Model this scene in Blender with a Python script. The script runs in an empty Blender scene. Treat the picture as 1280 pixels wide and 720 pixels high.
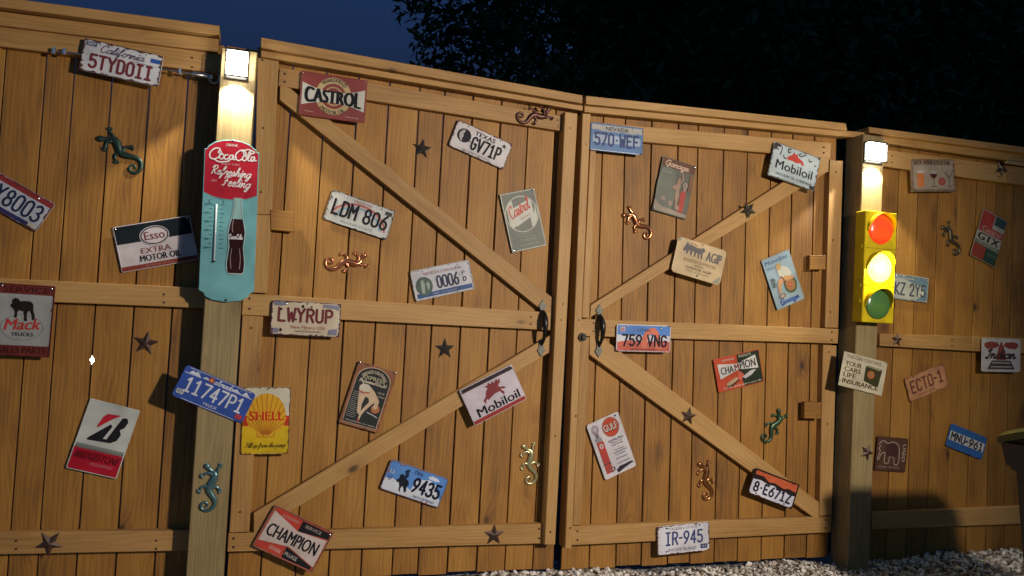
import bpy, bmesh, math, random
from mathutils import Vector, Matrix
from math import sin, cos, pi, radians, hypot, atan2
random.seed(7)
SC = bpy.context.scene

# ---------------------------------------------------------------- camera
F_PX, YAW, PITCH, ROLL = 987.64, 0.30937, 0.03754, 0.0532
CAM = Vector((0.0, -3.748, 1.30))
_cy, _sy, _cp, _sp = cos(YAW), sin(YAW), cos(PITCH), sin(PITCH)
_F = Vector((_sy*_cp, _cy*_cp, _sp)); _R0 = Vector((_cy, -_sy, 0)); _U0 = _R0.cross(_F)
_R = _R0*cos(ROLL) + _U0*sin(ROLL); _U = _U0*cos(ROLL) - _R0*sin(ROLL)
cam_data = bpy.data.cameras.new('camera'); cam = bpy.data.objects.new('camera', cam_data)
SC.collection.objects.link(cam); SC.camera = cam
M = Matrix((( _R.x, _U.x, -_F.x, CAM.x), (_R.y, _U.y, -_F.y, CAM.y), (_R.z, _U.z, -_F.z, CAM.z), (0, 0, 0, 1)))
cam.matrix_world = M
cam_data.sensor_width = 36; cam_data.lens = F_PX/1280*36; cam_data.clip_end = 500; cam_data.clip_start = 0.05

# ---------------------------------------------------------------- sky (late dusk)
W = bpy.data.worlds.new('World'); SC.world = W; W.use_nodes = True
wn = W.node_tree.nodes; wl = W.node_tree.links
sky = wn.new('ShaderNodeTexSky'); sky.sky_type = 'NISHITA'; sky.sun_disc = False
sky.sun_elevation = radians(-3.0); sky.sun_rotation = radians(200); sky.air_density = 1.4; sky.ozone_density = 3.0
bg = wn['Background']; bg.inputs['Strength'].default_value = 1.95
tint = wn.new('ShaderNodeVectorMath'); tint.operation = 'MULTIPLY'; tint.inputs[1].default_value = (.42, 1.0, 1.05)
wl.new(sky.outputs[0], tint.inputs[0]); wl.new(tint.outputs[0], bg.inputs['Color'])

# ---------------------------------------------------------------- exposure
SC.view_settings.view_transform = 'Standard'; SC.view_settings.look = 'None'
SC.view_settings.exposure = 0.0; SC.view_settings.gamma = 1.0
SC.render.engine = 'CYCLES'
SC.cycles.use_denoising = True
SC.cycles.max_bounces = 6; SC.cycles.transparent_max_bounces = 6

PORCH_POS = Vector((2.9, -4.5, 2.45)); PORCH_W = 950.0

# ---------------------------------------------------------------- helpers
def at(px, py, y=0.0):
    """point of the wall plane (at depth y) seen at a place of the 1280x720 photograph -> (x, z)"""
    u = (px-640)/F_PX; v = (360-py)/F_PX
    d = _F + u*_R + v*_U
    t = (y-CAM.y)/d.y
    return Vector((CAM.x+t*d.x, CAM.z+t*d.z))

COL = SC.collection
def link(o, parent=None):
    COL.objects.link(o)
    if parent is not None: o.parent = parent
    return o
def empty(name, loc, label, cat, group=None):
    o = bpy.data.objects.new(name, None); o.location = loc; o.empty_display_size = .05
    o['label'] = label; o['category'] = cat
    if group: o['group'] = group
    return link(o)
def tag(o, label, cat, group=None):
    o['label'] = label; o['category'] = cat
    if group: o['group'] = group
    return o
def mesh_obj(name, verts, faces, mat, parent=None, loc=(0,0,0), smooth=False):
    me = bpy.data.meshes.new(name); me.from_pydata([tuple(v) for v in verts], [], faces); me.update()
    if mat: me.materials.append(mat)
    if smooth:
        for p in me.polygons: p.use_smooth = True
    o = bpy.data.objects.new(name, me); o.location = loc
    return link(o, parent)
def bm_obj(name, bm, mat, parent=None, loc=(0,0,0), smooth=False):
    bm.normal_update(); bmesh.ops.triangulate(bm, faces=[f for f in bm.faces if len(f.verts) > 8])
    bmesh.ops.recalc_face_normals(bm, faces=bm.faces[:])
    me = bpy.data.meshes.new(name); bm.to_mesh(me); bm.free()
    mats = mat if isinstance(mat, (list, tuple)) else [mat]
    for m in mats: me.materials.append(m)
    if smooth:
        for p in me.polygons: p.use_smooth = True
    o = bpy.data.objects.new(name, me); o.location = loc
    return link(o, parent)
def bm_box(bm, x0, x1, y0, y1, z0, z1, bev=0.0):
    r = bmesh.ops.create_cube(bm, size=1)
    for v in r['verts']:
        v.co = Vector((x0+(v.co.x+.5)*(x1-x0), y0+(v.co.y+.5)*(y1-y0), z0+(v.co.z+.5)*(z1-z0)))
    if bev:
        es = list({e for v in r['verts'] for e in v.link_edges})
        bmesh.ops.bevel(bm, geom=es, offset=bev, segments=1, affect='EDGES')
def bm_cyl(bm, p0, p1, r0, r1=None, n=14):
    p0 = Vector(p0); p1 = Vector(p1); r1 = r0 if r1 is None else r1
    d = p1-p0
    q = d.to_track_quat('Z', 'Y')
    ret = bmesh.ops.create_cone(bm, cap_ends=True, segments=n, radius1=r0, radius2=r1, depth=d.length)
    for v in ret['verts']: v.co = q @ v.co + (p0+p1)/2
def bm_tube(bm, pts, rad, n=8, flat=1.0):
    """tube through 3-D points with a radius per point; flat squeezes it in Y"""
    rings = []
    N = len(pts)
    for i, p in enumerate(pts):
        p = Vector(p); a = Vector(pts[max(0, i-1)]); b = Vector(pts[min(N-1, i+1)])
        t = (b-a).normalized(); s = t.cross(Vector((0, 1, 0)))
        if s.length < 1e-4: s = Vector((1, 0, 0))
        s.normalize(); w = s.cross(t).normalized()
        r = rad[i] if isinstance(rad, (list, tuple)) else rad
        ring = []
        for k in range(n):
            an = 2*pi*k/n; q = s*cos(an)*r + w*sin(an)*r
            q.y *= flat
            ring.append(bm.verts.new(p+q))
        rings.append(ring)
    for i in range(N-1):
        for k in range(n):
            bm.faces.new((rings[i][k], rings[i][(k+1) % n], rings[i+1][(k+1) % n], rings[i+1][k]))
    bm.faces.new(rings[0][::-1]); bm.faces.new(rings[-1])
def catmull(pts, sub=6, closed=False):
    P = [Vector(p) for p in pts]; n = len(P); out = []
    if n < 3: return P
    rng = range(n if closed else n-1)
    for i in rng:
        p1 = P[i]; p2 = P[(i+1) % n]
        p0 = P[(i-1) % n] if (closed or i > 0) else p1*2-p2
        p3 = P[(i+2) % n] if (closed or i+2 < n) else p2*2-p1
        for k in range(sub):
            t = k/sub
            out.append(0.5*((2*p1)+(p2-p0)*t+(2*p0-5*p1+4*p2-p3)*t*t+(3*p1-p0-3*p2+p3)*t**3))
    out.append(P[0].copy() if closed else P[-1])
    return out

# ---------------------------------------------------------------- materials
def new_mat(name):
    m = bpy.data.materials.new(name); m.use_nodes = True
    return m, m.node_tree.nodes, m.node_tree.links, m.node_tree.nodes['Principled BSDF']
def node(ns, kind, **kw):
    n = ns.new(kind)
    for k, v in kw.items(): setattr(n, k, v)
    return n
def ramp(ns, stops):
    r = ns.new('ShaderNodeValToRGB'); e = r.color_ramp.elements
    while len(e) > 1: e.remove(e[-1])
    e[0].position = stops[0][0]; e[0].color = (*stops[0][1], 1)
    for p, c in stops[1:]:
        x = e.new(p); x.color = (*c, 1)
    return r
def wood(name, dark, mid, light, knot=0.42, rough=.62, vary=.25, bump=.25):
    m, ns, L, B = new_mat(name)
    tc = ns.new('ShaderNodeTexCoord'); oi = ns.new('ShaderNodeObjectInfo')
    off = node(ns, 'ShaderNodeVectorMath', operation='MULTIPLY_ADD')
    comb = ns.new('ShaderNodeCombineXYZ')
    for i in range(3): L.new(oi.outputs['Random'], comb.inputs[i])
    mul = node(ns, 'ShaderNodeVectorMath', operation='MULTIPLY'); L.new(comb.outputs[0], mul.inputs[0]); mul.inputs[1].default_value = (37.1, 11.7, 91.3)
    add = node(ns, 'ShaderNodeVectorMath', operation='ADD'); L.new(tc.outputs['Object'], add.inputs[0]); L.new(mul.outputs[0], add.inputs[1])
    P = add.outputs[0]
    # knots: cells in X-Z
    kv = node(ns, 'ShaderNodeVectorMath', operation='MULTIPLY'); L.new(P, kv.inputs[0]); kv.inputs[1].default_value = (6.0, 0.0, 3.2)
    vor = node(ns, 'ShaderNodeTexVoronoi', feature='F1'); vor.inputs['Scale'].default_value = 1.0; L.new(kv.outputs[0], vor.inputs['Vector'])
    sepc = ns.new('ShaderNodeSeparateColor'); L.new(vor.outputs['Color'], sepc.inputs[0])
    gate_ = node(ns, 'ShaderNodeMath', operation='LESS_THAN'); L.new(sepc.outputs[0], gate_.inputs[0]); gate_.inputs[1].default_value = knot
    kn = node(ns, 'ShaderNodeMapRange'); L.new(vor.outputs['Distance'], kn.inputs[0])
    kn.inputs[1].default_value = .04; kn.inputs[2].default_value = .115; kn.inputs[3].default_value = 1; kn.inputs[4].default_value = 0
    km = node(ns, 'ShaderNodeMath', operation='MULTIPLY'); L.new(kn.outputs[0], km.inputs[0]); L.new(gate_.outputs[0], km.inputs[1])
    halo = node(ns, 'ShaderNodeMapRange'); L.new(vor.outputs['Distance'], halo.inputs[0])
    halo.inputs[1].default_value = .02; halo.inputs[2].default_value = .34; halo.inputs[3].default_value = 1; halo.inputs[4].default_value = 0
    hm = node(ns, 'ShaderNodeMath', operation='MULTIPLY'); L.new(halo.outputs[0], hm.inputs[0]); L.new(gate_.outputs[0], hm.inputs[1])
    # broad wandering
    n1m = node(ns, 'ShaderNodeVectorMath', operation='MULTIPLY'); L.new(P, n1m.inputs[0]); n1m.inputs[1].default_value = (6, 6, 1.1)
    n1 = node(ns, 'ShaderNodeTexNoise'); n1.inputs['Scale'].default_value = 1; n1.inputs['Detail'].default_value = 3; L.new(n1m.outputs[0], n1.inputs['Vector'])
    # grain lines: x + wander + knot swirl -> sine bands
    sep = ns.new('ShaderNodeSeparateXYZ'); L.new(P, sep.inputs[0])
    a1 = node(ns, 'ShaderNodeMath', operation='MULTIPLY_ADD'); L.new(n1.outputs[0], a1.inputs[0]); a1.inputs[1].default_value = .16; L.new(sep.outputs[0], a1.inputs[2])
    a2 = node(ns, 'ShaderNodeMath', operation='MULTIPLY_ADD'); L.new(hm.outputs[0], a2.inputs[0]); a2.inputs[1].default_value = .035; L.new(a1.outputs[0], a2.inputs[2])
    a3 = node(ns, 'ShaderNodeMath', operation='MULTIPLY'); L.new(a2.outputs[0], a3.inputs[0]); a3.inputs[1].default_value = 330
    sn = node(ns, 'ShaderNodeMath', operation='SINE'); L.new(a3.outputs[0], sn.inputs[0])
    # fine fibre
    n2m = node(ns, 'ShaderNodeVectorMath', operation='MULTIPLY'); L.new(P, n2m.inputs[0]); n2m.inputs[1].default_value = (170, 170, 4)
    n2 = node(ns, 'ShaderNodeTexNoise'); n2.inputs['Scale'].default_value = 1; n2.inputs['Detail'].default_value = 4; L.new(n2m.outputs[0], n2.inputs['Vector'])
    # blotch (stain unevenness)
    n3m = node(ns, 'ShaderNodeVectorMath', operation='MULTIPLY'); L.new(P, n3m.inputs[0]); n3m.inputs[1].default_value = (9, 9, 3)
    n3 = node(ns, 'ShaderNodeTexNoise'); n3.inputs['Scale'].default_value = 1; n3.inputs['Detail'].default_value = 5; L.new(n3m.outputs[0], n3.inputs['Vector'])
    s1 = node(ns, 'ShaderNodeMath', operation='MULTIPLY_ADD'); L.new(sn.outputs[0], s1.inputs[0]); s1.inputs[1].default_value = .055; s1.inputs[2].default_value = -.05-vary*.5
    s2 = node(ns, 'ShaderNodeMath', operation='MULTIPLY_ADD'); L.new(n2.outputs[0], s2.inputs[0]); s2.inputs[1].default_value = .50; L.new(s1.outputs[0], s2.inputs[2])
    s3 = node(ns, 'ShaderNodeMath', operation='MULTIPLY_ADD'); L.new(n3.outputs[0], s3.inputs[0]); s3.inputs[1].default_value = .62; L.new(s2.outputs[0], s3.inputs[2])
    s4 = node(ns, 'ShaderNodeMath', operation='MULTIPLY_ADD'); L.new(oi.outputs['Random'], s4.inputs[0]); s4.inputs[1].default_value = vary; L.new(s3.outputs[0], s4.inputs[2])
    s5 = node(ns, 'ShaderNodeMath', operation='MULTIPLY_ADD'); L.new(hm.outputs[0], s5.inputs[0]); s5.inputs[1].default_value = -.22; L.new(s4.outputs[0], s5.inputs[2])
    r = ramp(ns, [(.18, dark), (.5, mid), (.85, light)]); L.new(s5.outputs[0], r.inputs[0])
    mx = node(ns, 'ShaderNodeMix', data_type='RGBA'); L.new(km.outputs[0], mx.inputs[0]); L.new(r.outputs[0], mx.inputs[6]); mx.inputs[7].default_value = (dark[0]*.28, dark[1]*.24, dark[2]*.22, 1)
    L.new(mx.outputs[2], B.inputs['Base Color'])
    B.inputs['Roughness'].default_value = rough
    bp = node(ns, 'ShaderNodeBump'); bp.inputs['Strength'].default_value = bump; bp.inputs['Distance'].default_value = .003
    L.new(s5.outputs[0], bp.inputs['Height']); L.new(bp.outputs[0], B.inputs['Normal'])
    return m
BOARD = wood('stained_board', (.115, .046, .007), (.275, .120, .0155), (.40, .200, .034), knot=.46, vary=.26)
RAIL = wood('fresh_rail', (.22, .108, .026), (.35, .188, .055), (.46, .270, .094), knot=.34, vary=.22)
POST = wood('treated_post', (.14, .098, .038), (.25, .180, .075), (.36, .275, .130), knot=.35, vary=.05, rough=.6)
FARW = wood('neighbour_timber', (.06, .04, .02), (.11, .07, .035), (.15, .1, .05))

_pc = {}
def paint(col, rough=.38, wear=.35, metal=0.0, wearcol=(.12, .055, .03), name='enamel'):
    key = (tuple(round(c, 3) for c in col), rough, wear, metal, wearcol)
    if key in _pc: return _pc[key]
    m, ns, L, B = new_mat(name)
    tc = ns.new('ShaderNodeTexCoord'); oi = ns.new('ShaderNodeObjectInfo')
    add = node(ns, 'ShaderNodeVectorMath', operation='MULTIPLY_ADD')
    comb = ns.new('ShaderNodeCombineXYZ')
    gm = node(ns, 'ShaderNodeNewGeometry') if False else ns.new('ShaderNodeNewGeometry')
    P = gm.outputs['Position']
    n1 = node(ns, 'ShaderNodeTexNoise'); n1.inputs['Scale'].default_value = 70; n1.inputs['Detail'].default_value = 6; n1.inputs['Roughness'].default_value = .65; L.new(P, n1.inputs['Vector'])
    n2 = node(ns, 'ShaderNodeTexNoise'); n2.inputs['Scale'].default_value = 9; n2.inputs['Detail'].default_value = 3; L.new(P, n2.inputs['Vector'])
    s = node(ns, 'ShaderNodeMath', operation='MULTIPLY_ADD'); L.new(n2.outputs[0], s.inputs[0]); s.inputs[1].default_value = .35; L.new(n1.outputs[0], s.inputs[2])
    mr = node(ns, 'ShaderNodeMapRange'); L.new(s.outputs[0], mr.inputs[0]); mr.inputs[1].default_value = .98-.3*wear; mr.inputs[2].default_value = 1.02-.25*wear
    mx = node(ns, 'ShaderNodeMix', data_type='RGBA'); L.new(mr.outputs[0], mx.inputs[0])
    # grime: slow tone change
    g = node(ns, 'ShaderNodeMapRange'); L.new(n2.outputs[0], g.inputs[0]); g.inputs[1].default_value = .3; g.inputs[2].default_value = .75; g.inputs[3].default_value = 1.0; g.inputs[4].default_value = .66
    gc = node(ns, 'ShaderNodeMix', data_type='RGBA', blend_type='MULTIPLY'); gc.inputs[0].default_value = 1; gc.inputs[6].default_value = (*col, 1); L.new(g.outputs[0], gc.inputs[7])
    L.new(gc.outputs[2], mx.inputs[6]); mx.inputs[7].default_value = (*wearcol, 1)
    L.new(mx.outputs[2], B.inputs['Base Color']); B.inputs['Roughness'].default_value = rough; B.inputs['Metallic'].default_value = metal; B.inputs['Specular IOR Level'].default_value = .5 if metal else (.07 if max(col) < .12 else .22)
    bp = ns.new('ShaderNodeBump'); bp.inputs['Strength'].default_value = .12; bp.inputs['Distance'].default_value = .002; L.new(n2.outputs[0], bp.inputs['Height']); L.new(bp.outputs[0], B.inputs['Normal'])
    _pc[key] = m
    return m
def plain(name, col, rough=.5, metal=0.0, noise=0.15, scale=60):
    m, ns, L, B = new_mat(name)
    gm = ns.new('ShaderNodeNewGeometry')
    n1 = ns.new('ShaderNodeTexNoise'); n1.inputs['Scale'].default_value = scale; n1.inputs['Detail'].default_value = 4; L.new(gm.outputs['Position'], n1.inputs['Vector'])
    g = ns.new('ShaderNodeMapRange'); L.new(n1.outputs[0], g.inputs[0]); g.inputs[1].default_value = .3; g.inputs[2].default_value = .7; g.inputs[3].default_value = 1-noise; g.inputs[4].default_value = 1+noise
    mx = node(ns, 'ShaderNodeVectorMath', operation='SCALE'); mx.inputs[0].default_value = col; L.new(g.outputs[0], mx.inputs['Scale'])
    L.new(mx.outputs[0], B.inputs['Base Color']); B.inputs['Roughness'].default_value = rough; B.inputs['Metallic'].default_value = metal
    return m
def glow(name, col, strength):
    m, ns, L, B = new_mat(name)
    B.inputs['Base Color'].default_value = (*[min(1, c) for c in col], 1)
    B.inputs['Emission Color'].default_value = (*col, 1); B.inputs['Emission Strength'].default_value = strength
    return m
BLACKM = plain('black_iron', (.02, .018, .016), .35, .6)
STEEL = plain('galvanised_steel', (.5, .5, .48), .3, 1.0)
SCREW = plain('screw_steel', (.75, .75, .72), .22, 1.0, .05)
WHITE = (.66, .64, .62)
INK = (.018, .018, .022)
RUSTC = (.10, .045, .03)

# ---------------------------------------------------------------- planks
def plank(name, pts, yf, thick, parent, mat, vert=None, bev=.0025, label=None):
    """pts: four (x,z) corners TL,TR,BR,BL of the front face at depth yf; grain runs along the longer axis"""
    P = [Vector((p[0], p[1])) for p in pts]
    c = sum(P, Vector((0, 0)))/4
    h = ((P[1]+P[2])-(P[0]+P[3]))/2; v = ((P[0]+P[1])-(P[2]+P[3]))/2
    ax = v if (v.length > h.length if vert is None else vert) else h
    th = atan2(ax.x, ax.y)      # rotation about Y that carries local Z onto the axis
    ct, st = cos(th), sin(th)
    loc = [Vector(((p.x-c.x)*ct-(p.y-c.y)*st, (p.x-c.x)*st+(p.y-c.y)*ct)) for p in P]
    inn = []
    n = 4
    for i in range(n):
        a, b, d = loc[i-1], loc[i], loc[(i+1) % n]
        e1 = (a-b).normalized(); e2 = (d-b).normalized()
        inn.append(b+(e1+e2)*bev)
    vs = [(p.x, thick, p.y) for p in loc]+[(p.x, bev, p.y) for p in loc]+[(p.x, 0, p.y) for p in inn]
    fs = [(0, 1, 2, 3), (11, 10, 9, 8)]
    for i in range(4):
        j = (i+1) % 4
        fs += [(i, i+4, j+4, j), (i+4, i+8, j+8, j+4)]
    bm = bmesh.new(); vv = [bm.verts.new(q) for q in vs]
    for f in fs: bm.faces.new([vv[i] for i in f])
    base = parent.location if parent is not None else Vector((0, 0, 0))
    o = bm_obj(name, bm, mat, parent, Vector((c.x, yf, c.y))-Vector(base))
    o.rotation_euler = (0, th, 0)
    if label: o['label'] = label
    return o
def pk(name, px, yf, thick, parent, mat, **kw):
    return plank(name, [at(x, y, yf) for x, y in px], yf, thick, parent, mat, **kw)
def boards(gaps, ztop, zbot, parent, y=0.0, g=.0034, hole=None):
    """gaps: list of (x_bottom at z=.1, x_top at z=2.3); ztop(x)"""
    for (a0, a1), (b0, b1) in zip(gaps[:-1], gaps[1:]):
        def X(p0, p1, z): return p0+(p1-p0)*(z-.1)/2.2
        zt = ztop((a1+b1)/2); zb = zbot+random.uniform(-.006, .004)
        gg = g*random.uniform(.6, 1.3)
        if hole and (abs(a0-hole[0]) < .01 or abs(b0-hole[0]) < .01):
            left = abs(a0-hole[0]) < .01; xe = a0+gg if left else b0-gg; r = hole[2]*(1.0 if left else .8)
            bite = [(xe+(1 if left else -1)*r*sin(pi*i/8), hole[1]+r*1.3*cos(pi*i/8)) for i in range(9)]
            if left: out = [(b0-gg, zt), (b0-gg, zb), (xe, zb)]+bite[::-1]+[(xe, zt)]
            else: out = [(a0+gg, zt), (xe, zt)]+bite+[(xe, zb), (a0+gg, zb)]
            bm = bmesh.new(); cx = (a0+b0)/2; n = len(out)
            f0 = [bm.verts.new((x-cx, 0, z-1.2)) for x, z in out]; f1 = [bm.verts.new((x-cx, .017, z-1.2)) for x, z in out]
            bm.faces.new(f0); bm.faces.new(f1[::-1])
            for i in range(n): bm.faces.new((f0[i], f1[i], f1[(i+1) % n], f0[(i+1) % n]))
            bm.normal_update(); bmesh.ops.triangulate(bm, faces=[f for f in bm.faces if len(f.verts) > 4])
            bm_obj('board', bm, BOARD, parent, Vector((cx, y, 1.2))-Vector(parent.location)); continue
        plank('board', [(X(a0, a1, zt)+gg, zt), (X(b0, b1, zt)-gg, zt), (X(b0, b1, zb)-gg, zb), (X(a0, a1, zb)+gg, zb)],
              y+random.uniform(-.0015, .003), .017, parent, BOARD, vert=True, bev=.0018)

# ================================================================= GROUND
def ground():
    m, ns, L, B = new_mat('gravel_bed')
    tc = ns.new('ShaderNodeTexCoord')
    v = ns.new('ShaderNodeTexVoronoi'); v.inputs['Scale'].default_value = 42; L.new(tc.outputs['Object'], v.inputs['Vector'])
    sp = ns.new('ShaderNodeSeparateColor'); L.new(v.outputs['Color'], sp.inputs[0])
    r = ramp(ns, [(0, (.10, .085, .07)), (.5, (.26, .24, .21)), (1, (.45, .43, .40))]); L.new(sp.outputs[0], r.inputs[0])
    L.new(r.outputs[0], B.inputs['Base Color']); B.inputs['Roughness'].default_value = .85
    bp = ns.new('ShaderNodeBump'); bp.inputs['Strength'].default_value = .8; bp.inputs['Distance'].default_value = .02; bp.invert = True
    L.new(v.outputs['Distance'], bp.inputs['Height']); L.new(bp.outputs[0], B.inputs['Normal'])
    o = mesh_obj('ground', [(-60, -60, -.03), (60, -60, -.03), (60, 60, -.03), (-60, 60, -.03)], [(0, 1, 2, 3)], m)
    o['kind'] = 'structure'
ground()
dark_m = plain('dark_ground_fill', (.02, .028, .012), .9, 0, .4, 8)
o = mesh_obj('dark_ground_sheet', [(-60, .12, -.024), (60, .12, -.024), (60, 60, -.024), (-60, 60, -.024)], [(0, 1, 2, 3)], dark_m); o['kind'] = 'structure'  # dark sheet added behind the fence so no sky-lit ground shows through gaps
def mound(x):
    z = .022
    if x < 2.2: z = .022+.024*min(1, max(0, (2.2-x)/.9))
    z += .010*sin(x*5.1)+.007*sin(x*11.3+1)
    if x > 3.9: z += .02*min(1, (x-3.9)/.5)
    return z
def gravel():
    rnd = random.Random(3)
    m, ns, L, B = new_mat('pale_pebble')
    at_ = ns.new('ShaderNodeAttribute'); at_.attribute_name = 'tone'
    r = ramp(ns, [(0, (.06, .04, .025)), (.25, (.26, .21, .16)), (.6, (.55, .50, .44)), (1, (.82, .79, .74))]); L.new(at_.outputs['Fac'], r.inputs[0])
    L.new(r.outputs[0], B.inputs['Base Color']); B.inputs['Roughness'].default_value = .7
    ico = bmesh.new(); bmesh.ops.create_icosphere(ico, subdivisions=1, radius=1)
    iv = [v.co.copy() for v in ico.verts]; jf = [[v.index for v in f.verts] for f in ico.faces]; ico.free()
    V = []; Fc = []; T = []
    def stone(x, y, z, s):
        b = len(V); q = Matrix.Rotation(rnd.uniform(0, 6.28), 3, 'Z') @ Matrix.Rotation(rnd.uniform(0, 6.28), 3, 'X')
        sc = Vector((s*rnd.uniform(.7, 1.35), s*rnd.uniform(.6, 1.1), s*rnd.uniform(.45, .85))); t = rnd.random()
        for c in iv:
            k = rnd.uniform(.78, 1.18); w = q @ Vector((c.x*sc.x*k, c.y*sc.y*k, c.z*sc.z*k))
            V.append((x+w.x, y+w.y, z+w.z)); T.append(t)
        for f in jf: Fc.append([b+i for i in f])
    for _ in range(13000):
        x = rnd.uniform(-1.6, 5.6); y = -abs(rnd.triangular(-.06, .85, .05))
        if x < -.2 and rnd.random() < .4: continue
        zz = mound(x)*max(0, 1-abs(y)*1.4)
        stone(x, y, zz-.008+rnd.uniform(-.012, .008), rnd.uniform(.008, .017))
    for _ in range(7000):
        x = rnd.uniform(-1.5, 5.6); y = rnd.uniform(-2.6, -.6)
        stone(x, y, -.02+rnd.uniform(-.006, .006), rnd.uniform(.009, .018))
    me = bpy.data.meshes.new('gravel'); me.from_pydata(V, [], Fc); me.update()
    a = me.attributes.new('tone', 'FLOAT', 'POINT'); a.data.foreach_set('value', T)
    me.materials.append(m)
    o = bpy.data.objects.new('gravel', me); link(o); o['kind'] = 'stuff'
    # packed bed under the loose stones
    xs = [-2+.1*i for i in range(80)]
    vs = []; fs = []
    for x in xs:
        for y, k in ((.2, 1), (0, 1), (-.25, .65), (-.55, .2), (-.8, -.2)): vs.append((x, y, mound(x)*k-.016))
    for i in range(len(xs)-1):
        for j in range(4): fs.append((i*5+j, (i+1)*5+j, (i+1)*5+j+1, i*5+j+1))
    o = mesh_obj('soil_bank', vs, fs, bpy.data.materials['gravel_bed']); o['kind'] = 'structure'
gravel()

# ================================================================= FENCES AND GATES
def capline(x, a, b, pa, pb): return a+(b-a)*(x-pa)/(pb-pa)
# ---- left fence
fl = empty('fence', (-1.7, 0, 0), 'stained board fence panel left of the post with the soda thermometer', 'fence', 'board fence panels beside the gate')
gx = [-.357, -.508, -.658, -.803, -.912, -1.06, -1.205, -1.352, -1.497, -1.645, -1.79, -1.936, -2.08, -2.226, -2.372, -2.518, -2.664][::-1]+[-.211, -.065]
boards([(x, x) for x in gx], lambda x: 2.45, .02, fl, hole=(-.658, at(112.5, 450)[1], .0075))
def hp(name, x0, z0t, x1, z1t, h, yf, th, parent, mat=RAIL, **k):
    return plank(name, [(x0, z0t), (x1, z1t), (x1, z1t-h), (x0, z0t-h)], yf, th, parent, mat, vert=False, **k)
zL = lambda x: 2.481+(x+1.068)*.023
hp('cap_rail', -2.7, zL(-2.7)+.002, -.235, zL(-.235)+.002, .042, -.105, .14, fl)
hp('trim_rail', -2.7, zL(-2.7)-.043, -.238, zL(-.238)-.043, .058, -.06, .058, fl)
A0 = at(0, 31, -.038); A1 = at(250, 64, -.038)
sl = (A1[1]-A0[1])/(A1[0]-A0[0])
zr = lambda x: A0[1]+(x-A0[0])*sl
hp('rail', -2.7, zr(-2.7), -.205, zr(-.205), .088, -.038, .036, fl)
B0 = at(0, 347.5, -.038); sl2 = .010
hp('rail', -2.7, B0[1]-.02, -.205, B0[1]+.008, .089, -.038, .036, fl)
C0 = at(0, 666, -.038)
hp('rail', -2.7, C0[1]+.03, -.205, C0[1]-.012, .088, -.038, .036, fl)

# ---- posts
def fence_post(x0, x1, z1, label):
    o = empty('fence_post', ((x0+x1)/2, -.07, 0), label, 'post', 'square gate posts')
    bm = bmesh.new(); w = (x1-x0)/2
    bm_box(bm, -w, w, -.07, .07, -.25, z1, .004)
    bm_obj('timber', bm, POST, o)
    return o
fence_post(-.218, -.070, 2.400, 'square timber gate post behind the soda thermometer and the blue truck plate')
fence_post(3.178, 3.324, 2.437, 'square timber gate post carrying the yellow traffic light')

# ---- left gate
gl = empty('gate', (.7, 0, 0), 'left gate leaf with three rails, two diagonal braces and a pull handle', 'gate', 'double gate leaves')
g1 = [-.060, .086, .236, .385, .533, .679, .802, .946, 1.092, 1.237, 1.382, 1.497]
boards([(x, x) for x in g1], lambda x: 2.41, .055, gl)
pk('stile', [(322, 58), (349, 62), (339.5, 268), (318, 268)], -.040, .038, gl, RAIL, vert=True)
pk('stile', [(318, 268.5), (339.5, 268.5), (333.5, 366.5), (308.5, 365.5)], -.040, .038, gl, RAIL, vert=True)
pk('stile', [(303, 394), (329, 395.5), (311.5, 665), (286.5, 666)], -.040, .038, gl, RAIL, vert=True)
pk('hinge_block', [(337.5, 262), (368, 265), (367, 290), (338.5, 287)], -.045, .022, gl, BOARD, vert=False)
pk('cap_rail', [(326, 46.5), (728.5, 119), (728.2, 129.5), (326, 59.5)], -.10, .135, gl, RAIL, vert=False)
pk('trim_rail', [(326, 60.5), (729, 130.2), (728.5, 138.5), (326, 71)], -.062, .06, gl, RAIL, vert=False)
pk('rail', [(349.5, 84), (705, 145), (703.5, 164), (347.5, 107)], -.038, .036, gl, RAIL, vert=False)
pk('rail', [(304, 366.5), (690, 390.5), (690, 413), (302, 393.5)], -.038, .036, gl, RAIL, vert=False)
pk('rail', [(285.5, 667), (683.5, 654.5), (682, 679.5), (284, 690)], -.038, .036, gl, RAIL, vert=False)
pk('brace', [(350, 100), (692.5, 373.5), (692.5, 400), (349.5, 124.5)], -.037, .035, gl, RAIL, vert=False)
pk('brace', [(317, 641), (692, 416.5), (692, 437.5), (317, 668)], -.037, .035, gl, RAIL, vert=False)
pk('astragal', [(706.5, 139.5), (722, 142), (694, 681), (681, 681)], -.075, .073, gl, RAIL, vert=True)
# ---- right gate
gr = empty('gate', (2.3, 0, 0), 'right gate leaf with two diagonal braces meeting the latch side', 'gate', 'double gate leaves')
g2 = [(1.535, 1.520), (1.690, 1.650), (1.839, 1.776), (1.985, 1.931), (2.138, 2.089), (2.271, 2.211), (2.42, 2.371), (2.566, 2.523), (2.717, 2.676), (2.868, 2.819), (3.015, 2.966), (3.165, 3.12)]
boards(g2, lambda x: 2.40+.02*(x-1.5), .045, gr)
pk('cap_rail', [(732.5, 119.5), (1057.5, 154), (1059, 162.5), (732.5, 130)], -.10, .135, gr, RAIL, vert=False)
pk('trim_rail', [(730.5, 131), (1087, 166), (1087, 173.5), (730.5, 140)], -.062, .06, gr, RAIL, vert=False)
pk('rail', [(738.5, 152), (1039, 178.5), (1037.5, 198), (738, 171.5)], -.038, .036, gr, RAIL, vert=False)
pk('rail', [(726.5, 398.5), (1048.5, 411), (1047.5, 429.5), (725, 420)], -.0385, .036, gr, RAIL, vert=False)
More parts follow.
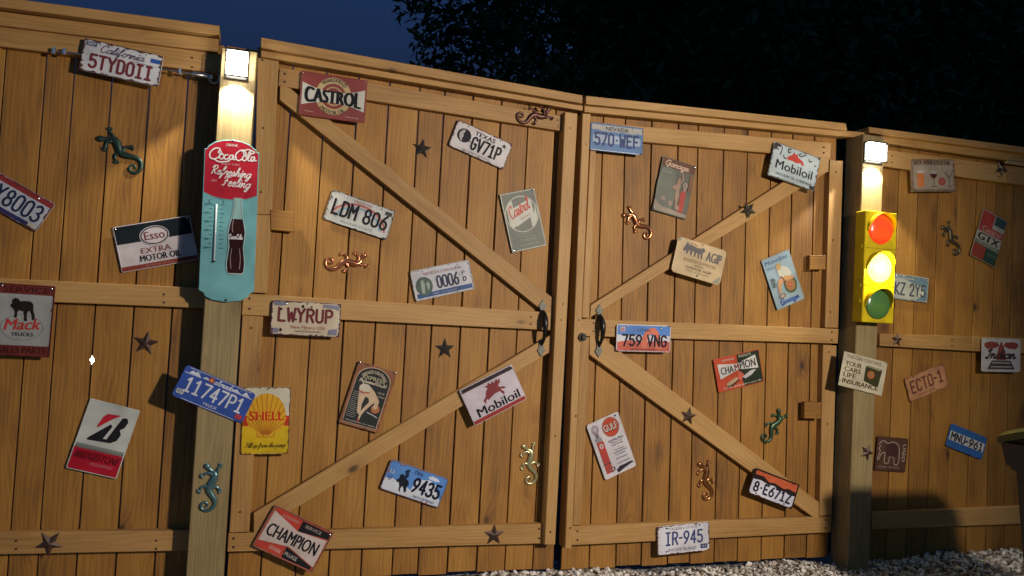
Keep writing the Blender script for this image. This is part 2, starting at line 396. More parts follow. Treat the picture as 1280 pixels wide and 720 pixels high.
pk('rail', [(713.5, 658), (1040, 645.5), (1039, 665.5), (711.5, 682)], -.038, .036, gr, RAIL, vert=False)
pk('astragal', [(728.5, 141.5), (738.5, 142.5), (714.5, 686.5), (706.5, 686)], -.088, .086, gr, RAIL, vert=True)
pk('stile', [(738.7, 172.5), (745.5, 172.5), (736.8, 397.5), (727.5, 397)], -.0375, .035, gr, RAIL, vert=True)
pk('stile', [(725.8, 421), (737, 421.5), (726.5, 656.5), (716, 657)], -.0375, .035, gr, RAIL, vert=True)
pk('brace', [(738.5, 381.5), (1036, 191), (1036, 214), (737.5, 397)], -.037, .035, gr, RAIL, vert=False)
pk('brace', [(737, 410), (1024, 628), (1024, 652), (737, 443.5)], -.0365, .034, gr, RAIL, vert=False)
pk('stile', [(1037.5, 200), (1054, 201), (1048, 410), (1031.5, 409.5)], -.041, .039, gr, RAIL, vert=True)
pk('stile', [(1029, 431), (1046, 432), (1040, 644), (1024.5, 645)], -.041, .039, gr, RAIL, vert=True)
pk('hinge_block', [(1012.5, 319), (1032.5, 319), (1032, 337), (1012, 337)], -.056, .03, gr, BOARD, vert=False)
pk('hinge_block', [(1006, 502.5), (1027, 503), (1026.5, 523.5), (1005.5, 523)], -.056, .03, gr, BOARD, vert=False)
# ---- right fence
fr = empty('fence', (4.6, 0, 0), 'stained board fence panel right of the post with the traffic light', 'fence', 'board fence panels beside the gate')
gx = [3.255, 3.425, 3.57, 3.714, 3.866, 4.018, 4.17, 4.325, 4.469, 4.615, 4.762, 4.908, 5.055, 5.2, 5.35, 5.5, 5.65, 5.8, 5.95, 6.1]
boards([(x, x) for x in gx], lambda x: 2.45, .01, fr)
pk('cap_rail', [(1086.5, 158.5), (1330, 190), (1330, 198), (1086.5, 166)], -.10, .135, fr, RAIL, vert=False)
pk('trim_rail', [(1100, 168.5), (1330, 199.5), (1330, 210), (1100, 178)], -.062, .06, fr, RAIL, vert=False)
pk('rail', [(1100, 186), (1257, 206.5), (1256.5, 228.5), (1100, 207.5)], -.038, .036, fr, RAIL, vert=False)
pk('rail', [(1257.5, 206.5), (1330, 215.5), (1330, 238), (1257, 228.5)], -.043, .041, fr, RAIL, vert=False)
pk('rail', [(1100, 417), (1215, 420.5), (1214, 439), (1100, 432.5)], -.038, .036, fr, RAIL, vert=False)
pk('rail', [(1215.6, 420.5), (1330, 424), (1330, 444), (1214.8, 439)], -.040, .038, fr, RAIL, vert=False)
pk('rail', [(1090, 641), (1330, 631), (1330, 653), (1090, 662)], -.038, .036, fr, RAIL, vert=False)

# ---- gate hardware
def screw_heads(parent, spots, y):
    m = bpy.data.materials.get('dark_screw') or plain('dark_screw', (.05, .04, .03), .4, .7)
    for px, py in spots:
        q = at(px, py, y); bm = bmesh.new(); bm_cyl(bm, (0, .001, 0), (0, -.0022, 0), .0052, .004, 8)
        bm_obj('screw', bm, m, parent, Vector((q.x, y, q.y))-Vector(parent.location))
screw_heads(gl, [(356, 92), (356, 102), (698, 150), (698, 158), (312, 373), (312, 386), (664, 396), (664, 405), (292, 673), (292, 684), (674, 661), (674, 673), (328, 75), (329, 160), (326, 240), (314, 410), (309, 500), (300, 640)], -.0405)
screw_heads(gl, [(713, 160), (710, 265), (704, 380), (701.5, 400), (694, 545), (688, 665)], -.0755)
screw_heads(gr, [(745, 158), (745, 166), (1030, 184), (1030, 191), (742, 404), (742, 414), (1040, 415), (1040, 425), (722, 664), (722, 675), (1032, 650), (1032, 660), (1045, 215), (1041, 300), (1038, 390), (1036, 440), (1034, 530), (1030, 625)], -.0412)
screw_heads(gr, [(733, 180), (729, 290), (724, 400), (720, 520), (713, 660)], -.0885)
screw_heads(fl, [(240, 72), (240, 84), (40, 361), (40, 371), (205, 368), (205, 378), (20, 676), (20, 686), (195, 676), (195, 686)], -.0385)
screw_heads(fr, [(1115, 195), (1115, 203), (1248, 212), (1248, 221), (1190, 424), (1190, 432), (1180, 643), (1180, 652)], -.0385)
SPADE = plain('pewter_plate', (.12, .12, .10), .55, .5)
def handle(parent, top, bot, px_w):
    a = at(*top, -.04); b = at(*bot, -.04); H = a[1]-b[1]
    base = Vector(parent.location); cx = (a[0]+b[0])/2
    root_loc = Vector((cx, -.041, (a[1]+b[1])/2))-base
    tilt = atan2(a[0]-b[0], H)
    def spade(sgn):
        bm = bmesh.new(); k = H/2
        prof = [(0, k), (.009, k-.016), (.019, k-.026), (.021, k-.036), (.013, k-.045), (.012, k-.06), (.015, k-.085), (-.015, k-.085), (-.012, k-.06), (-.013, k-.045), (-.021, k-.036), (-.019, k-.026), (-.009, k-.016)]
        vs = [bm.verts.new((x, 0, z*sgn)) for x, z in prof]
        f = bm.faces.new(vs); r = bmesh.ops.extrude_face_region(bm, geom=[f])
        for v in r['geom']:
            if isinstance(v, bmesh.types.BMVert): v.co.y -= .004; v.co.x *= .9
        return bm
    h = bm_obj('handle', spade(1), SPADE, parent, root_loc); h.rotation_euler = (0, tilt, 0)
    bm_obj('lower_plate', spade(-1), SPADE, h)
    bm = bmesh.new(); n = 14; pts = []; rad = []
    for i in range(n+1):
        t = i/n; z = (H/2-.058)*(1-2*t)
        pts.append((0.004*sin(t*pi), -.004-.036*sin(pi*t)**.7, z)); rad.append(.008+.0085*sin(pi*min(.8, t*1.5+.08)) if t < .5 else .0130-.0075*(t-.5)/.5)
    bm_tube(bm, pts, rad, 12)
    bm_obj('grip', bm, BLACKM, h, smooth=True)
handle(gl, (678.5, 374.5), (676, 446), 9)
handle(gr, (749.3, 380), (748, 447), 9)
bp_ = at(727.8, 421.5, -.09)
bm = bmesh.new(); bm_cyl(bm, (0, 0, 0), (0, -.012, 0), .022, .020, 18); bm_cyl(bm, (0, -.012, 0), (0, -.026, 0), .014, .010, 14)
bm_obj('latch_bolt', bm, BLACKM, gr, Vector((bp_[0], -.0885, bp_[1]))-Vector(gr.location))

# ================================================================= LETTERING
def arc(cx, cy, rx, ry, a0, a1, n=10):
    return [(cx+rx*cos(radians(a0+(a1-a0)*i/n)), cy+ry*sin(radians(a0+(a1-a0)*i/n))) for i in range(n+1)]
# pressed plate characters: centre lines in a 1 x 2 cell
G = {
 '0': [arc(.5, 1.5, .46, .5, 180, 0)+arc(.5, .5, .46, .5, 0, -180)+[(.04, 1.5)]],
 '1': [[(.12, 1.62), (.5, 2), (.5, 0)], [(.14, 0), (.86, 0)]],
 '2': [arc(.5, 1.5, .44, .5, 175, -35)+[(.04, .0), (.98, 0)]],
 '3': [arc(.46, 1.52, .44, .48, 155, -88)+arc(.46, .52, .5, .52, 88, -155)],
 '4': [[(.72, 0), (.72, 2), (.02, .6), (.98, .6)]],
 '5': [[(.92, 2), (.14, 2), (.1, 1.14)]+arc(.46, .64, .5, .62, 130, -150)],
 '6': [arc(.5, .58, .46, .58, 150, -210, 18), [(.82, 1.98), (.36, 1.42), (.1, .86)]],
 '7': [[(.0, 2), (1, 2), (.32, 0)]],
 '8': [arc(.5, 1.5, .40, .48, -90, 270, 16), arc(.5, .52, .47, .52, 90, 450, 16)],
 '9': [arc(.5, 1.42, .46, .58, -30, 330, 18), [(.18, .02), (.64, .58), (.9, 1.14)]],
 'A': [[(0, 0), (.5, 2), (1, 0)], [(.18, .65), (.82, .65)]],
 'C': [arc(.5, 1.45, .46, .55, 15, 180)+arc(.5, .55, .46, .55, 180, 345)],
 'D': [[(.05, 0), (.05, 2), (.5, 2)]+arc(.5, 1.45, .45, .55, 90, 0, 6)+arc(.5, .55, .45, .55, 0, -90, 6)+[(.05, 0)]],
 'E': [[(.95, 2), (.08, 2), (.08, 0), (.95, 0)], [(.08, 1.05), (.75, 1.05)]],
 'F': [[(.95, 2), (.08, 2), (.08, 0)], [(.08, 1.05), (.75, 1.05)]],
 'G': [arc(.5, 1.45, .46, .55, 20, 180)+arc(.5, .55, .46, .55, 180, 355, 10)+[(.96, .95), (.58, .95)]],
 'I': [[(.5, 0), (.5, 2)], [(.15, 0), (.85, 0)], [(.15, 2), (.85, 2)]],
 'L': [[(.08, 2), (.08, 0), (.95, 0)]],
 'M': [[(0, 0), (.0, 2), (.5, .9), (1, 2), (1, 0)]],
 'N': [[(.05, 0), (.05, 2), (.95, 0), (.95, 2)]],
 'P': [[(.06, 0), (.06, 2), (.55, 2)]+arc(.55, 1.47, .42, .53, 90, -90, 8)+[(.06, .94)]],
 'R': [[(.06, 0), (.06, 2), (.55, 2)]+arc(.55, 1.5, .42, .5, 90, -90, 8)+[(.06, 1.0)], [(.5, 1.0), (.98, 0)]],
 'T': [[(0, 2), (1, 2)], [(.5, 2), (.5, 0)]],
 'U': [[(.05, 2), (.05, .5)]+arc(.5, .5, .45, .5, 180, 360)+[(.95, 2)]],
 'V': [[(0, 2), (.5, 0), (1, 2)]],
 'W': [[(-.02, 2), (.2, 0), (.5, 1.35), (.8, 0), (1.02, 2)]],
 'Y': [[(0, 2), (.5, 1.05), (1, 2)], [(.5, 1.05), (.5, 0)]],
 'Z': [[(.04, 2), (.96, 2), (.04, 0), (.98, 0)]],
 'K': [[(.06, 0), (.06, 2)], [(.95, 2), (.1, .9), (1, 0)]], '-': [[(.25, 1), (.75, 1)]], '.': [[(.44, 1.0), (.56, 1.0)]], ' ': [],
}
G['O'] = G['0']
# connected script, x-height 1
def cl(*p): return list(p)
S_ = {
 'a': (1.2, [cl((1, .85), (.65, 1.03), (.2, .8), (.05, .4), (.32, .02), (.72, .2), (1.0, .75)), cl((1.02, 1.0), (.95, .35), (1.1, .02), (1.35, .25))]),
 'b': (1.1, [cl((0, .3), (.35, 1.2), (.5, 2.0), (.25, 2.0), (.15, 1.0), (.15, .3), (.5, 0), (.9, .35), (.8, .85), (.35, .8))]),
 'c': (1.0, [cl((.95, .8), (.7, 1.03), (.22, .8), (.06, .4), (.35, .02), (.8, .1), (1.1, .35))]),
 'd': (1.2, [cl((.95, .8), (.6, 1.0), (.15, .7), (.1, .25), (.45, 0), (.85, .4), (1.15, 2.05)), cl((1.1, 1.7), (.95, .3), (1.1, .02), (1.35, .25))]),
 'e': (.95, [cl((.05, .45), (.6, .6), (.75, .9), (.45, 1.03), (.12, .6), (.25, .08), (.65, .05), (1.05, .35))]),
 'f': (.9, [cl((0, .3), (.5, 1.2), (.75, 1.9), (.55, 2.1), (.35, 1.5), (.2, 0), (.1, -.8), (.3, -.7), (.5, .1), (.9, .35))]),
 'g': (1.1, [cl((.95, .8), (.6, 1.0), (.15, .7), (.1, .3), (.4, .02), (.8, .35), (.95, .9)), cl((1.0, 1.0), (.85, 0), (.6, -.75), (.2, -.8), (.4, -.3), (1.1, .3))]),
 'h': (1.15, [cl((0, .3), (.45, 1.3), (.6, 2.0), (.35, 2.0), (.15, 0)), cl((.15, .2), (.5, .95), (.8, .9), (.75, .3), (.9, .02), (1.2, .3))]),
 'i': (.55, [cl((0, .35), (.3, 1.0)), cl((.3, 1.0), (.22, .3), (.35, .02), (.65, .3)), cl((.36, 1.42), (.40, 1.52))]),
 'k': (1.1, [cl((0, .3), (.45, 1.3), (.6, 2.0), (.35, 2.0), (.15, 0)), cl((.8, 1.0), (.25, .5), (.7, .05), (1.1, .25))]),
 'l': (.6, [cl((0, .3), (.4, 1.1), (.6, 1.9), (.4, 2.1), (.22, 1.5), (.18, .4), (.35, .02), (.7, .3))]),
 'm': (1.6, [cl((0, .6), (.2, 1.0), (.12, 0)), cl((.14, .2), (.45, .95), (.65, .85), (.58, 0)), cl((.6, .2), (.95, .95), (1.2, .85), (1.15, .2), (1.3, .02), (1.65, .3))]),
 'n': (1.1, [cl((0, .6), (.2, 1.0), (.12, 0)), cl((.14, .2), (.5, .95), (.75, .85), (.7, .25), (.85, .02), (1.2, .3))]),
 'o': (1.0, [cl((.55, 1.02), (.15, .75), (.1, .3), (.45, 0), (.85, .3), (.85, .75), (.55, 1.02), (.75, .85), (1.1, .85))]),
 'r': (.85, [cl((0, .5), (.25, 1.1), (.35, .85), (.7, .95), (.6, .3), (.7, .02), (.95, .3))]),
 's': (.85, [cl((0, .3), (.45, 1.05), (.6, .5), (.45, .05), (.1, .12), (.4, .0), (.9, .3))]),
 't': (.75, [cl((0, .35), (.35, 1.0), (.5, 1.7)), cl((.5, 1.7), (.28, .4), (.4, .02), (.8, .3)), cl((.1, 1.15), (.75, 1.2))]),
 'u': (1.1, [cl((0, .5), (.15, 1.0), (.1, .3), (.35, .02), (.7, .3), (.85, 1.0)), cl((.85, 1.0), (.78, .3), (.92, .02), (1.2, .3))]),
 'p': (1.1, [cl((0, .6), (.25, 1.05), (.1, -.85)), cl((.18, .6), (.5, 1.02), (.85, .75), (.8, .2), (.45, 0), (.2, .15)), cl((.7, .08), (1.2, .3))]),
 'P': (1.2, [cl((.4, 1.9), (.2, .0)), cl((-.1, 1.5), (.2, 2.05), (.9, 2.0), (1.1, 1.5), (.7, .95), (.3, .95))]),
 'J': (1.0, [cl((.3, 1.8), (.9, 2.0), (.7, .3), (.3, -.4), (.05, -.1), (.9, .5))]),
 'C': (1.35, [cl((1.15, 1.55), (1.1, 1.95), (.6, 2.0), (.12, 1.4), (.1, .6), (.5, .0), (1.0, .1), (1.35, .45))]),
 'F': (1.3, [cl((.1, 1.6), (.3, 2.0), (1.4, 2.05)), cl((.8, 2.0), (.65, 1.0), (.4, .1), (.05, .1)), cl((.35, 1.05), (1.05, 1.1))]),
 'G': (1.4, [cl((1.15, 1.6), (1.0, 2.0), (.5, 1.95), (.1, 1.3), (.1, .5), (.5, 0), (1.0, .25), (1.1, .95)), cl((.7, .95), (1.25, 1.0)), cl((1.1, .9), (1.0, -.1), (.7, -.4))]),
 'I': (.9, [cl((.1, .3), (.0, .05), (.4, .1), (.6, 1.2), (.7, 2.0), (.2, 1.6), (.9, 1.9))]),
 'R': (1.35, [cl((.35, 1.9), (.2, .0)), cl((-.1, 1.5), (.2, 2.05), (.9, 2.0), (1.05, 1.5), (.6, 1.05), (.3, 1.0)), cl((.5, 1.05), (.85, .3), (1.3, .1))]),
 'T': (1.2, [cl((0, 1.6), (.2, 2.0), (1.3, 2.05)), cl((.7, 2.0), (.55, .6), (.3, 0), (.05, .2))]),
 'M': (1.8, [cl((0, .1), (.2, .1), (.45, 2.0)), cl((.45, 2.0), (.65, .2)), cl((.65, .2), (1.15, 2.0)), cl((1.15, 2.0), (1.2, .2), (1.5, .05), (1.8, .3))]),
 '-': (.7, [cl((.1, .55), (.6, .6))]), ' ': (.6, []),
}
DG = None
_txt = {}
def text_mesh(s, bold):
    """(verts, faces) of a word in the built-in face, scaled into a unit box"""
    k = (s, bold)
    if k in _txt: return _txt[k]
    cu = bpy.data.curves.new('word', 'FONT'); cu.body = s; cu.size = 1; cu.offset = bold; cu.resolution_u = 3
    cu.space_character = 1.0+bold*3
    o = bpy.data.objects.new('word', cu); COL.objects.link(o)
    bpy.context.view_layer.update()
    me = bpy.data.meshes.new_from_object(o.evaluated_get(bpy.context.evaluated_depsgraph_get()))
    vs = [(v.co.x, v.co.y) for v in me.vertices]; fs = [tuple(p.vertices) for p in me.polygons]
    bpy.data.objects.remove(o); bpy.data.curves.remove(cu); bpy.data.meshes.remove(me)
    x0 = min(v[0] for v in vs); x1 = max(v[0] for v in vs); y0 = min(v[1] for v in vs); y1 = max(v[1] for v in vs)
    vs = [((x-x0)/(x1-x0)-.5, (y-y0)/(y1-y0)-.5) for x, y in vs]
    _txt[k] = (vs, fs); return _txt[k]
def ribbon(pts, w0, w1=None, caps=True):
    """flat band along a 2-D line -> (verts, faces)"""
    P = []
    for p in pts:
        p = Vector((p[0], p[1]))
        if not P or (p-P[-1]).length > 1e-6: P.append(p)
    n = len(P); w1 = w0 if w1 is None else w1
    closed = (P[0]-P[-1]).length < 1e-4 and n > 3
    V = []; Fc = []
    for i in range(n):
        a = P[i-1] if i > 0 else (P[n-2] if closed else P[0]); b = P[i]; c = P[i+1] if i < n-1 else (P[1] if closed else P[n-1])
        d1 = (b-a); d2 = (c-b)
        d1 = d1.normalized() if d1.length > 1e-9 else d2.normalized(); d2 = d2.normalized() if d2.length > 1e-9 else d1
        t = d1+d2
        t = d1 if t.length < .3 else t.normalized()
        nn = Vector((-t.y, t.x)); k = 1/max(.55, nn.dot(Vector((-d1.y, d1.x))))
        w = (w0+(w1-w0)*i/(n-1))/2*k
        V += [b+nn*w, b-nn*w]
    for i in range(n-1): Fc.append((2*i, 2*i+1, 2*i+3, 2*i+2))
    if caps and not closed:
        for idx, s in ((0, -1), (n-1, 1)):
            d = (P[1]-P[0]).normalized() if idx == 0 else (P[-1]-P[-2]).normalized()
            w = (w0 if idx == 0 else w1)/2; nn = Vector((-d.y, d.x)); b0 = len(V)
            ring = [P[idx]+nn*w*cos(a)+d*s*w*sin(a) for a in (pi*.25, pi*.5, pi*.75)]
            V += ring; Fc.append((2*idx, b0, b0+1, b0+2, 2*idx+1))
    return V, Fc

class Sign:
    """a flat thing on the wall; artwork coordinates run right and down from its top left corner in its own units"""
    def __init__(s, name, label, cat, corners, y, units, base, rad=12, group=None, thick=.0016, rim=True, wear=.35, rough=.46, size=None, tilt=(0, 0), plate=False, holes=(), back=None):
        c = [at(px, py, y) for px, py in corners]
        cen = sum(c, Vector((0, 0)))/4
        u = (c[1]-c[0]+c[2]-c[3])/2; v = (c[0]-c[3]+c[1]-c[2])/2
        s.w = u.length; s.h = v.length
        s.ang = atan2(-u.y, u.x)      # rotation about +Y (clockwise seen from the front)
        s.ang = (s.ang + atan2(v.x, v.y))/2
        s.ux, s.uy = units; s.kx = s.w/units[0]; s.kz = s.h/units[1]
        s.root = empty(name, (cen.x, y, cen.y), label, cat, group)
        s.root.rotation_euler = (radians(tilt[0]), s.ang, radians(tilt[1]))
        s.layer = thick; s.wear = wear; s.rough = rough; s.thick = thick
        bm = bmesh.new(); r = rad*(s.kx+s.kz)/2
        out = s.rrect(0, 0, units[0], units[1], rad)
        def ring(ins, yy):
            k = []
            for x, z in out:
                q = Vector((x, z)); k.append(bm.verts.new((x*(1-2*ins/s.w), yy, z*(1-2*ins/s.h))))
            return k
        rr = [ring(0, 0), ring(0, -thick*.6), ring(.0012, -thick)]
        if rim:
            rr += [ring(.0035, -thick-.0004), ring(.0055, -thick+.0003)]
        n = len(out)
        for a, b in zip(rr[:-1], rr[1:]):
            for i in range(n): bm.faces.new((a[i], a[(i+1) % n], b[(i+1) % n], b[i]))
        bm.faces.new(rr[0][::-1]); bm.faces.new(rr[-1])
        s.base = bm_obj('plate' if plate else 'panel', bm, paint(base, rough, wear), s.root)
    def xz(s, x, y): return ((x-s.ux/2)*s.kx, (s.uy/2-y)*s.kz)
    def rrect(s, x0, y0, x1, y1, r, n=5):
        pts = []
        for cx, cy, a in ((x1-r, y0+r, 0), (x0+r, y0+r, 90), (x0+r, y1-r, 180), (x1-r, y1-r, 270)):
            pts += [s.xz(cx+r*cos(radians(a+90*i/n)), cy-r*sin(radians(a+90*i/n))) for i in range(n+1)]
        return pts
    def add(s, name, V, F, col, parent=None, mat=None, raise_=0, strata=0):
        """V in metres on the face"""
        s.layer += .00028
        y = -s.layer-raise_
        vs = [(v[0], y-(.00007*(i//strata) if strata else 0)+(v[2] if len(v) > 2 else 0), v[1]) for i, v in enumerate(V)]
        m = mat or paint(col, s.rough, s.wear)
        bm = bmesh.new(); bv = [bm.verts.new(v) for v in vs]
        for f in F:
            try: bm.faces.new([bv[i] for i in f])
            except ValueError: pass
        bm.normal_update(); bmesh.ops.triangulate(bm, faces=[f for f in bm.faces if len(f.verts) > 4])
        for f in bm.faces:
            f.normal_update()
            if f.normal.y > 0: f.normal_flip()
        me = bpy.data.meshes.new(name); bm.to_mesh(me); bm.free(); me.materials.append(m)
        return link(bpy.data.objects.new(name, me), parent or s.root)
    def poly(s, name, pts, col, smooth=0):
        P = [s.xz(*p) for p in pts]
        if smooth: P = catmull(P, smooth, closed=True)[:-1]
        return s.add(name, P, [tuple(range(len(P)))], col)
    def polys(s, name, lst, col, smooth=0):
        V = []; Fc = []
        for pts in lst:
            P = [s.xz(*p) for p in pts]
            if smooth: P = catmull(P, smooth, closed=True)[:-1]
            Fc.append(tuple(range(len(V), len(V)+len(P)))); V += P
        return s.add(name, V, Fc, col)
    def rect(s, name, x0, y0, x1, y1, col, r=0):
        if r: P = s.rrect(x0, y0, x1, y1, r, 4)
        else: P = [s.xz(x0, y0), s.xz(x1, y0), s.xz(x1, y1), s.xz(x0, y1)]
        return s.add(name, P, [tuple(range(len(P)))], col)
    def ell(s, name, cx, cy, rx, ry, col, n=32, inner=None, rot=0):
        c, q = cos(radians(rot)), sin(radians(rot))
        def pt(k, a): X = rx*k*cos(a); Y = ry*k*sin(a); return s.xz(cx+X*c-Y*q, cy+X*q+Y*c)
        P = [pt(1, 2*pi*i/n) for i in range(n)]
        if inner is None: return s.add(name, P, [tuple(range(n))], col)
        P += [pt(inner, 2*pi*i/n) for i in range(n)]
        return s.add(name, P, [(i, (i+1) % n, n+(i+1) % n, n+i) for i in range(n)], col)
    def text(s, t, cx, cy, w, h, col, bold=.0, shear=0, rot=0, name='lettering', arc_r=None, deform=None):
        ob = 0; vs, fs = text_mesh(t, ob); P = []
        if bold > .004:
            sh = (bold+.004)*h*1.15/w; n0 = len(vs); base_v, base_f = vs, fs; vs = []; fs = []
            for k in (-1, 0, 1):
                b = len(vs); vs += [(x*(1-sh*2)+k*sh, y*.985) for x, y in base_v]; fs += [tuple(i+b for i in f) for f in base_f]
            nb = n0
        else: nb = 0
        cr, sr = cos(radians(rot)), sin(radians(rot))
        for x, y in vs:
            X = x*w+shear*y*h; Y = -y*h
            if deform: X, Y = deform(X, Y, w, h)
            if arc_r:
                a = X/abs(arc_r); R = abs(arc_r)
                if arc_r > 0: X = (R-Y)*sin(a); Y = R-(R-Y)*cos(a)
                else: X = (R+Y)*sin(a); Y = -(R-(R+Y)*cos(a))
            P.append(s.xz(cx+X*cr-Y*sr, cy+X*sr+Y*cr))
        return s.add(name, P, fs, col, strata=nb)
    def lines(s, name, paths, width, col, smooth=0, w1=None, raise_=0):
        V = []; Fc = []; seg = 0; parts = []
        for p in paths:
            q = [Vector(s.xz(*a)) for a in p]
            if smooth: q = catmull(q, smooth)
            cur = [q[0]]
            for i in range(1, len(q)):
                cur.append(q[i])
                if i < len(q)-1 and (q[i]-q[i-1]).length > 1e-7 and (q[i+1]-q[i]).length > 1e-7 and (q[i]-q[i-1]).normalized().dot((q[i+1]-q[i]).normalized()) < .55:
                    parts.append(cur); cur = [q[i]]
            parts.append(cur)
        for q in parts:
            if len(q) < 2 or sum((b-a).length for a, b in zip(q[:-1], q[1:])) < 1e-5: continue
            v, f = ribbon(q, width*s.kx, None if w1 is None else w1*s.kx)
            b = len(V); V += [(a[0], a[1], -.00003*(seg % 6)) for a in v]; Fc += [tuple(i+b for i in ff) for ff in f]; seg += 1
        return s.add(name, V, Fc, col, raise_=raise_)
    def serial(s, t, x0, y0, x1, y1, col, sw=7, gap=.38, name='serial', widths=None):
        """pressed characters filling the box"""
        n = len(t); adv = [(.55 if c in '-.' else .5 if c == ' ' else 1.0) for c in t]
        tot = sum(adv)+gap*(n-1); k = (x1-x0-sw)/tot; x = x0+sw/2; hh = (y1-y0-sw)/2
        paths = []
        for c, a in zip(t, adv):
            for g in G[c]:
                xo = (1-a)/2
                paths.append([(x+(px-xo)*k, y1-sw/2-pz*hh) for px, pz in g])
            x += (a+gap)*k
        return s.lines(name, paths, sw, col, raise_=.0008)
    def script(s, t, x0, y0, w, xh, col, sw=3, slant=.35, rot=0, name='script_lettering'):
        tot = sum(S_[c][0] for c in t); k = w/tot; x = 0; paths = []
        cr, sr = cos(radians(rot)), sin(radians(rot))
        for c in t:
            a, g = S_[c]
            for st in g:
                P = []
                for px, pz in catmull(st, 4) if len(st) > 2 else [Vector(q) for q in st]:
                    X = (x+px)*k+slant*pz*xh; Y = -pz*xh
                    P.append((x0+X*cr-Y*sr, y0+X*sr+Y*cr))
                paths.append(P)
            x += a
        return s.lines(name, paths, sw, col)
    def edge(s, col, w, seed, name='worn_edge', rad=12):
        rnd = random.Random(seed); m = 96; P = []; Q = []
        A, B = s.ux/2-.8, s.uy/2-.8
        for i in range(m):
            t = i/m*4; k = int(t); f = t-k
            if k == 0: x, y = -A+2*A*f, -B
            elif k == 1: x, y = A, -B+2*B*f
            elif k == 2: x, y = A-2*A*f, B
            else: x, y = -A, B-2*B*f
            dx, dy = A-abs(x), B-abs(y)
            if dx < rad and dy < rad:
                qx, qy = A-rad, B-rad; ax, ay = abs(x)-qx, abs(y)-qy; L = hypot(ax, ay)
                if L > rad: x = math.copysign(qx+ax*rad/L, x); y = math.copysign(qy+ay*rad/L, y)
            ww = w*(rnd.uniform(.15, 1.1) if rnd.random() < .8 else rnd.uniform(1.2, 2.6))
            P.append(s.xz(x+s.ux/2, y+s.uy/2)); Q.append(s.xz(x*(1-ww/A)+s.ux/2, y*(1-ww/B)+s.uy/2))
        return s.add(name, P+Q, [(i, (i+1) % m, m+(i+1) % m, m+i) for i in range(m)], col)
    def chips(s, n, seed, col=RUSTC, size=7, name='rust_chips', corners=True):
        if n > 11: s.edge(col, size*.62, seed+50)
        rnd = random.Random(seed); V = []; Fc = []; n = int(n*1.5)
        for i in range(n):
            e = rnd.random()
            if corners and rnd.random() < .45:
                x = rnd.choice((0, s.ux)); y = rnd.choice((0, s.uy)); x += rnd.uniform(-1, 1)*size*2; y += rnd.uniform(-1, 1)*size
            elif rnd.random() < .7:
                x = rnd.uniform(0, s.ux); y = rnd.choice((0, s.uy))
            else:
                y = rnd.uniform(0, s.uy); x = rnd.choice((0, s.ux))
            r = size*rnd.uniform(.4, 1.3); m = 9; b = len(V); k = rnd.uniform(.5, 2.2)
            for j in range(m):
                a = 2*pi*j/m; rr = r*rnd.uniform(.45, 1.2)
                X = min(s.ux-1.2, max(1.2, x+rr*cos(a)*k)); Y = min(s.uy-1.2, max(1.2, y+rr*sin(a)))
                V.append(s.xz(X, Y))
            # skip slivers fully clamped to the border
            Fc.append(tuple(range(b, b+m)))
        s.layer += .0001
        # each chip on its own hair-thin level so that none overlap in one plane
        o = None
        vs = []; fs = []
        for k_, f in enumerate(Fc):
            b = len(vs)
            for i in f: vs.append((V[i][0], -s.layer-.00012*k_/max(1, n)*3, V[i][1]))
            fs.append(tuple(range(b, b+len(f))))
        s.layer += .0004
        bm = bmesh.new(); bv = [bm.verts.new(v) for v in vs]
        for f in fs: bm.faces.new([bv[i] for i in f])
        bm.normal_update(); bmesh.ops.triangulate(bm, faces=bm.faces[:])
        for f in bm.faces:
            f.normal_update()
            if f.normal.y > 0: f.normal_flip()
        me = bpy.data.meshes.new(name); bm.to_mesh(me); bm.free(); me.materials.append(paint(col, .7, .1))
        o = bpy.data.objects.new(name, me); o['kind'] = 'stuff'
        return link(o, s.root)
    def screws(s, spots, r=.0042):
        for x, y in spots:
            X, Z = s.xz(x, y); bm = bmesh.new()
            bmesh.ops.create_uvsphere(bm, u_segments=10, v_segments=6, radius=r)
            for v in bm.verts: v.co.y *= .55
            bm_obj('screw', bm, SCREW, s.root, (X, -s.layer-.0006, Z), smooth=True)

# ================================================================= LICENCE PLATES
PG = None
def Plate(label, corners, y, base, **k):
    s = Sign('license_plate', label, 'license plate', corners, y, (300, 150), base, plate=True, rad=13, **k)
    s.layer += .002; s.screws([(62, 13), (238, 13)], .0034); s.layer -= .002
    return s
NAVY = (.035, .06, .20); MAROON = (.17, .03, .035); PLW = (.60, .60, .62)

p = Plate('white California plate reading 5TYD011 with red characters on the top rail', [(105.7, 47.2), (204.7, 70.5), (197.8, 110.1), (98.8, 86)], -.062, PLW, tilt=(1, 0))
p.serial('5TYDOII', 28, 62, 272, 132, MAROON, 10)
p.script('California', 62, 48, 165, 17, (.12, .08, .14), 4)
p.rect('sticker', 254, 24, 290, 44, (.03, .09, .34)); p.rect('sticker', 10, 10, 50, 30, (.10, .12, .20))
p.text('SEP', 30, 20, 30, 12, PLW, .01); p.lines('crease', [[(180, 58), (280, 60)]], 2, (.3, .3, .32))
p.chips(26, 1, (.10, .05, .045), 7)

p = Plate('white Virginia style plate ending 8003 with a red top band cut by the frame edge', [(-21.5, 203), (69.4, 255.6), (44.4, 291), (-46.5, 238.4)], -.012, (.45, .46, .52))
p.rect('red_band', 4, 4, 296, 28, (.26, .03, .03)); p.rect('blue_band', 4, 128, 262, 146, (.03, .03, .12))
p.serial('VLY8003', 18, 36, 284, 118, (.02, .03, .07), 9)
p.rect('sticker', 258, 124, 286, 142, (.55, .5, .42)); p.chips(16, 2, (.12, .04, .03), 7); p.screws([(240, 16)])

